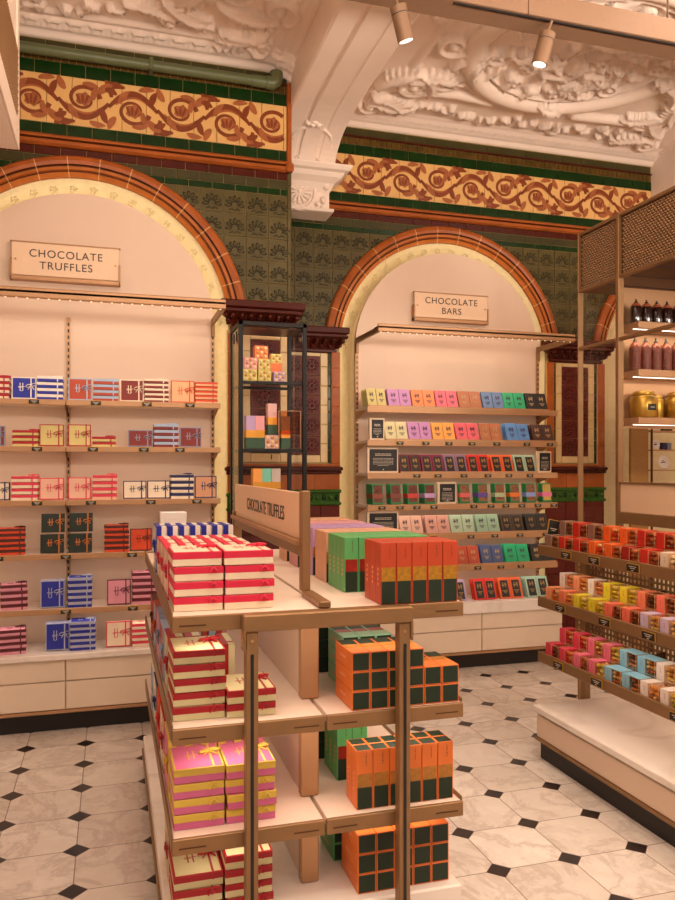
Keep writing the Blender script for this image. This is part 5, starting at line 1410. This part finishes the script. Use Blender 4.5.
# leaning black card at the far end of the top tier
cd = thing('menu_card', 'black framed card leaning at the far end of the tiered stand', 'card', (2.250, 3.570, SZ[0]+.012), (math.radians(-4), math.radians(12), 0))
mb = MB(); mb.box(-.035, .035, 0, .006, 0, .135, GOLDM, .002); mb.build('card_frame', cd)
mb = MB(); mb.box(-.031, .031, -.001, .001, .004, .131, TAGM); fc = mb.build('card_face', cd)
mb = MB(); mb.box(-.02, .02, -.0016, -.0008, .085, .089, WHITEINK); mb.box(-.012, .012, -.0016, -.0008, .076, .079, WHITEINK); mb.build('card_writing', fc)

# ---------------------------------------------------------------- contents of the glass tower
GT = 'display packs in the glass tower'
def pack(x, y, z, w, d, h, c, label, kind='cube', topc=None):
    o = thing('display_pack', label, 'chocolate box', (x, y, z+.0006), (0,0,rnd.uniform(-.08,.08)), GT)
    mb = MB(); mb.box(-w/2, w/2, -d/2, d/2, 0, h, mat('pack_'+c, dict(pink='#e8a0a8', orange='#e8783c', lemon='#d8cc70', green='#1c4a26', lavender='#c0a0cc', blue='#a0b8d4', blush='#e4b4b0', teal='#74c8b0', grey='#c0b4ac', amber='#f0a040', gold='#d8a02c')[c], .45, var=.05), .0015); mb.build('pack_body', o)
    if kind == 'tall':
        mb = MB(); mb.box(-w/2-.0006, w/2+.0006, -d/2-.0006, d/2+.0006, 0, h*.33, mat('pack_green', '#1c4a26', .45)); mb.build('green_lower_panel', o)
        mb = MB(); mb.box(-w/2-.0006, w/2+.0006, -d/2-.0006, d/2+.0006, h*.33, h*.56, mat('pack_gold', '#d8962c', .35, metal=.4)); mb.build('gold_band', o)
    elif kind == 'window':
        mb = MB()
        for i in range(3):
            for k in range(3): mb.ball((-w*.3+w*.3*i, -d/2-.001, h*.2+h*.3*k), w*.13, mat('pack_sweet_%d' % ((i+k) % 2), ['#e8d49c','#c88a3c'][(i+k) % 2], .35), 1, (1,.5,1))
        mb.build('chocolates', o, kind='stuff')
    return o
for (x, z, w, h, c, lb) in ((.835,2.085,.085,.075,'lemon','cream window pack, lower box below the pink one, top of glass tower'),(.925,2.085,.08,.07,'lemon','lemon window pack, middle of glass tower top shelf'),(1.02,2.085,.075,.065,'lavender','lavender window pack at end of glass tower top shelf')):
    pack(x, 4.73, z, w, .07, h, c, lb, 'window')
pack(.835, 4.73, 2.1615, .08, .065, .07, 'pink', 'pink window pack topping the cream one in the glass tower', 'window')
pack(.925, 4.73, 2.1565, .075, .065, .07, 'lemon', 'lemon window pack stacked on another in the glass tower', 'window')
pack(.925, 4.84, 2.085, .08, .07, .155, 'grey', 'pale support pack under the orange one in glass tower')
pack(.925, 4.84, 2.241, .085, .06, .085, 'orange', 'orange window pack highest in the glass tower', 'window')
pack(1.02, 4.83, 2.085, .075, .07, .13, 'orange', 'orange tall pack behind the lavender pack in the glass tower', 'tall')
pack(1.02, 4.83, 2.216, .07, .06, .06, 'lemon', 'speckled pack crowning the orange one in the glass tower', 'window')
for (x, c, nm) in ((.840,'lavender','lavender'),(.902,'pink','pink'),(1.065,'blue','pale blue')):
    pack(x, 4.76, 1.668, .058, .058, .205, c, '%s topped tall carton on the glass tower middle shelf' % nm, 'tall')
pack(.983, 4.78, 1.668, .09, .07, .085, 'blush', 'blush window pack supporting the centre carton in the glass tower', 'window')
pack(.983, 4.78, 1.754, .058, .058, .20, 'blush', 'blush topped carton raised in the centre of the glass tower', 'tall')
for (x, c, nm) in ((.885,'amber','amber'),(.945,'teal','teal'),(1.005,'grey','grey')):
    pack(x, 4.76, 1.352, .058, .058, .19, c, '%s topped carton on the glass tower lowest shelf' % nm, 'tall')
o = thing('acrylic_card', 'clear acrylic card standing on the glass tower middle shelf', 'card', (1.085, 4.70, 1.6686))
mb = MB(); mb.box(-.07, .07, 0, .003, .09, .235, glass('amber_acrylic', '#f0c8a0')); mb.build('card_plate', o)
mb = MB(); mb.box(-.072, -.068, -.001, .004, .0, .237, BRONZE_L); mb.box(.068, .072, -.001, .004, 0, .237, BRONZE_L); mb.box(-.072, .072, -.001, .004, .235, .239, BRONZE_L); mb.build('card_frame', o)

# ---------------------------------------------------------------- jars and tins behind the partition
JG = mat('jar_dark_glass', '#2a1410', .12, var=.1, coat=.5); JR = mat('jar_cocoa_beans', '#6e3424', .35, var=.6, scale=90, bump=.5, bscale=120); TINM = mat('gold_tin', '#b8903c', .3, metal=.75, var=.06)
def jar(x, z, h, r, dark, label):
    o = thing('glass_jar', label, 'jar', (x, 4.06, z+.0005), (0,0,0), 'jars behind the glass partition')
    mb = MB(); hb_ = h*.72
    mb.lathe([(0,0),(r*.95,0),(r,.006),(r,hb_*.9),(r*.93,hb_*.97)], (0,0,0), JG if dark else JR, 18); mb.build('jar_body', o)
    mb = MB(); mb.lathe([(r*.93,hb_*.965),(r*.80,hb_*1.06),(r*.45,hb_*1.16),(r*.3,hb_*1.18)], (0,0,0), mat('jar_shoulder', '#a8583c', .15, var=.2, coat=.5), 18); mb.build('jar_shoulder', o)
    mb = MB(); mb.lathe([(r*.34,hb_*1.17),(r*.36,hb_*1.20),(r*.28,hb_*1.25),(r*.12,hb_*1.27),(r*.2,hb_*1.32),(r*.16,hb_*1.37),(0,hb_*1.38)], (0,0,0), JG, 14); mb.build('stopper', o)
    return o
for i in range(9):
    jar(3.165+.0775*i, JZ[0], .155, .034, True, '%s dark jar from mullion, upper jar shelf' % ORD[i])
    jar(3.158+.0775*i, JZ[1], .215, .036, False, '%s cocoa bean jar from mullion, middle jar shelf' % ORD[i])
def tin(x, y, label):
    o = thing('gold_tin', label, 'tin', (x, y, JZ[2]+.0005), (0,0,0), 'gold tins behind the glass partition')
    mb = MB(); mb.lathe([(0,0),(.080,0),(.083,.004),(.083,.125),(.076,.135),(.055,.142)], (0,0,0), TINM, 28); mb.build('tin_body', o)
    mb = MB(); mb.lathe([(.062,.138),(.066,.142),(.066,.160),(.058,.168),(0,.172)], (0,0,0), TINM, 24); mb.build('lid', o)
    mb = MB(); mb.box(-.028, .028, -.085, -.076, .045, .085, TAGM, .001); mb.box(-.015,.015,-.0855,-.078,.062,.066, WHITEINK); mb.build('tin_label', o)
for i, (x, y) in enumerate(((3.225, 4.07), (3.49, 4.07), (3.755, 4.07), (4.02, 4.07))): tin(x, 4.065, 'gold tin with black label, %s from mullion, lower jar shelf' % ORD[i])
for i, (x, y) in enumerate(((3.357, 4.103),)):
    o = thing('gold_tin', 'small gold tin half hidden between two larger gold tins', 'tin', (x, y, JZ[2]+.0005), (0,0,0), 'gold tins behind the glass partition')
    mb = MB(); mb.lathe([(0,0),(.040,0),(.042,.004),(.042,.115),(.038,.125),(.03,.13)], (0,0,0), TINM, 24); mb.build('tin_body', o)
    mb = MB(); mb.lathe([(.030,.128),(.032,.131),(.032,.148),(0,.155)], (0,0,0), TINM, 20); mb.build('lid', o)
# added rack standing in for a mirrored distant display, under the jar shelves
pr = thing('plate_rack', 'slim bronze rack of plates standing in for a mirror image under the jar shelves', 'rack', (4.5, 5.5, 0))
pr.location = (0, 0, 0)
mb = MB(); mb.box(4.16, 4.335, 5.40, 5.43, 0, 2.2, mat('woven_board', '#9a7038', .6, var=.25, scale=80), .003); mb.build('woven_board', pr)
RKZ = [1.86, 1.70, 1.53, 1.36]
for x in (4.35, 4.62, 4.90): 
    mb = MB(); mb.box(x, x+.012, 5.38, 5.395, 0, 2.1, BRONZE_D); mb.build('upright', pr)
for z in [2.05]+RKZ:
    mb = MB(); mb.box(4.35, 4.91, 5.385, 5.52, z-.010, z, BRONZE_L); mb.build('shelf', pr)
PORC = mat('porcelain', '#e8e2dc', .2, var=.03)
def plate(x, z, r, label):
    o = thing('plate', label, 'plate', (x, 5.43, z+r+.002), (math.radians(80),0,0), 'plates on the far rack')
    mb = MB(); mb.lathe([(0,.004),(r*.62,.004),(r*.7,.008),(r,.014),(r*.99,.016),(r*.68,.011),(r*.6,.007),(0,.007)], (0,0,0), PORC, 24); mb.build('plate_body', o)
    mb = MB(); mb.box(-r*.35, r*.35, -.004, .004, .0072, .0082, INK); mb.box(-r*.2, r*.2, .012, .016, .0072, .0082, INK); mb.build('plate_motif', o)
for i, (x, k, r) in enumerate(((4.44,0,.055),(4.70,0,.055),(4.50,2,.060),(4.42,1,.04),(4.70,1,.05),(4.72,2,.05))):
    plate(x, RKZ[k], r, 'white plate, %s place on the %s level of the far rack' % (['end','middle','middle','end','middle','far'][i], ['top','second','third'][k]))
for i, (x, k, c) in enumerate(((4.53,0,'black'),(4.58,0,'charcoal'),(4.52,1,'navy'),(4.57,1,'slate'),(4.42,3,'black'),(4.47,3,'yellow'),(4.53,3,'brightred'),(4.68,3,'black'),(4.74,3,'lemon'))):
    o = MB(); o.box(-.021, .021, -.02, .02, 0, .06, paper(c), .001); q = o.build('small_box', None, loc=(x, 5.45, RKZ[k]+.0005)); tag(q, 'small %s box, place %s on the far plate rack' % (say(c), ORD[i]), 'box', 'small boxes on the far rack')
# ---------------------------------------------------------------- light, camera
W = bpy.data.worlds.new('shop_ambience'); SC.world = W; W.use_nodes = True
bg = W.node_tree.nodes['Background']; bg.inputs[0].default_value = (1.0, .79, .63, 1); bg.inputs[1].default_value = 0.95
def spot_light(name, loc, target, power, size=60, blend=.6, col=WARM, rad=.05):
    l = bpy.data.lights.new(name, 'SPOT'); l.energy = power; l.spot_size = math.radians(size); l.spot_blend = blend; l.color = col; l.shadow_soft_size = rad
    o = bpy.data.objects.new(name, l); COL.objects.link(o); o.location = loc
    o.rotation_euler = (Vector(target)-Vector(loc)).to_track_quat('-Z', 'Y').to_euler()
    return o
area('ceiling_light', (.6, 1.2, 4.2), (0,0,0), 3.2, 2.2, 95, (1,.84,.69))
area('ceiling_light', (3.6, 2.9, 4.2), (0,0,0), 1.6, 1.6, 32, (1,.84,.69))
area('ceiling_light', (-1.5, 3.0, 4.1), (0,0,0), 1.0, 1.2, 18, (1,.84,.69))
spot_light('track_and_fill_spot', (2.15, 3.45, 3.66), (.9, 2.9, 1.1), 60, 55)
spot_light('track_and_fill_spot', (1.36, 3.45, 3.66), (.95, 2.4, .9), 55, 50)
spot_light('track_and_fill_spot', (1.95, 3.3, 3.62), (2.4, 2.9, .3), 75, 50)  # unseen spot added to brighten the stand's plinth top; no lamp hangs here
spot_light('track_and_fill_spot', (.5, .6, 3.9), (.5, 2.5, .9), 90, 45)
spot_light('track_and_fill_spot', (2.0, .6, 3.9), (2.2, 2.8, .5), 90, 50)
area('ceiling_fill', (3.75, 0.4, 2.6), (math.radians(152), 0, 0), 2.4, .8, 360, (1,.84,.70))  # unseen fill added to brighten the farther ceiling; it has no fixture
area('ceiling_fill', (.2, .2, 2.8), (math.radians(152), 0, 0), 1.5, .8, 140, (1,.84,.70))  # second added upward fill, for the nearer ceiling, also without a fixture
cam = bpy.data.cameras.new('camera'); co = bpy.data.objects.new('camera', cam); COL.objects.link(co)
co.location = (0, 0, 1.55); co.rotation_euler = (PI/2, 0, -0.289331)
cam.sensor_fit = 'AUTO'; cam.sensor_width = 36; cam.lens = 763.23*36/900
cam.shift_x = 0.0; cam.shift_y = 17.38/900; cam.clip_start = .05; cam.clip_end = 60
SC.camera = co
vs = SC.view_settings; vs.view_transform = 'Standard'; vs.look = 'None'; vs.exposure = -0.70; vs.gamma = 1.0; vs.use_curve_mapping = False
SC.cycles.use_denoising = True
SC.cycles.max_bounces = 8; SC.cycles.transparent_max_bounces = 16
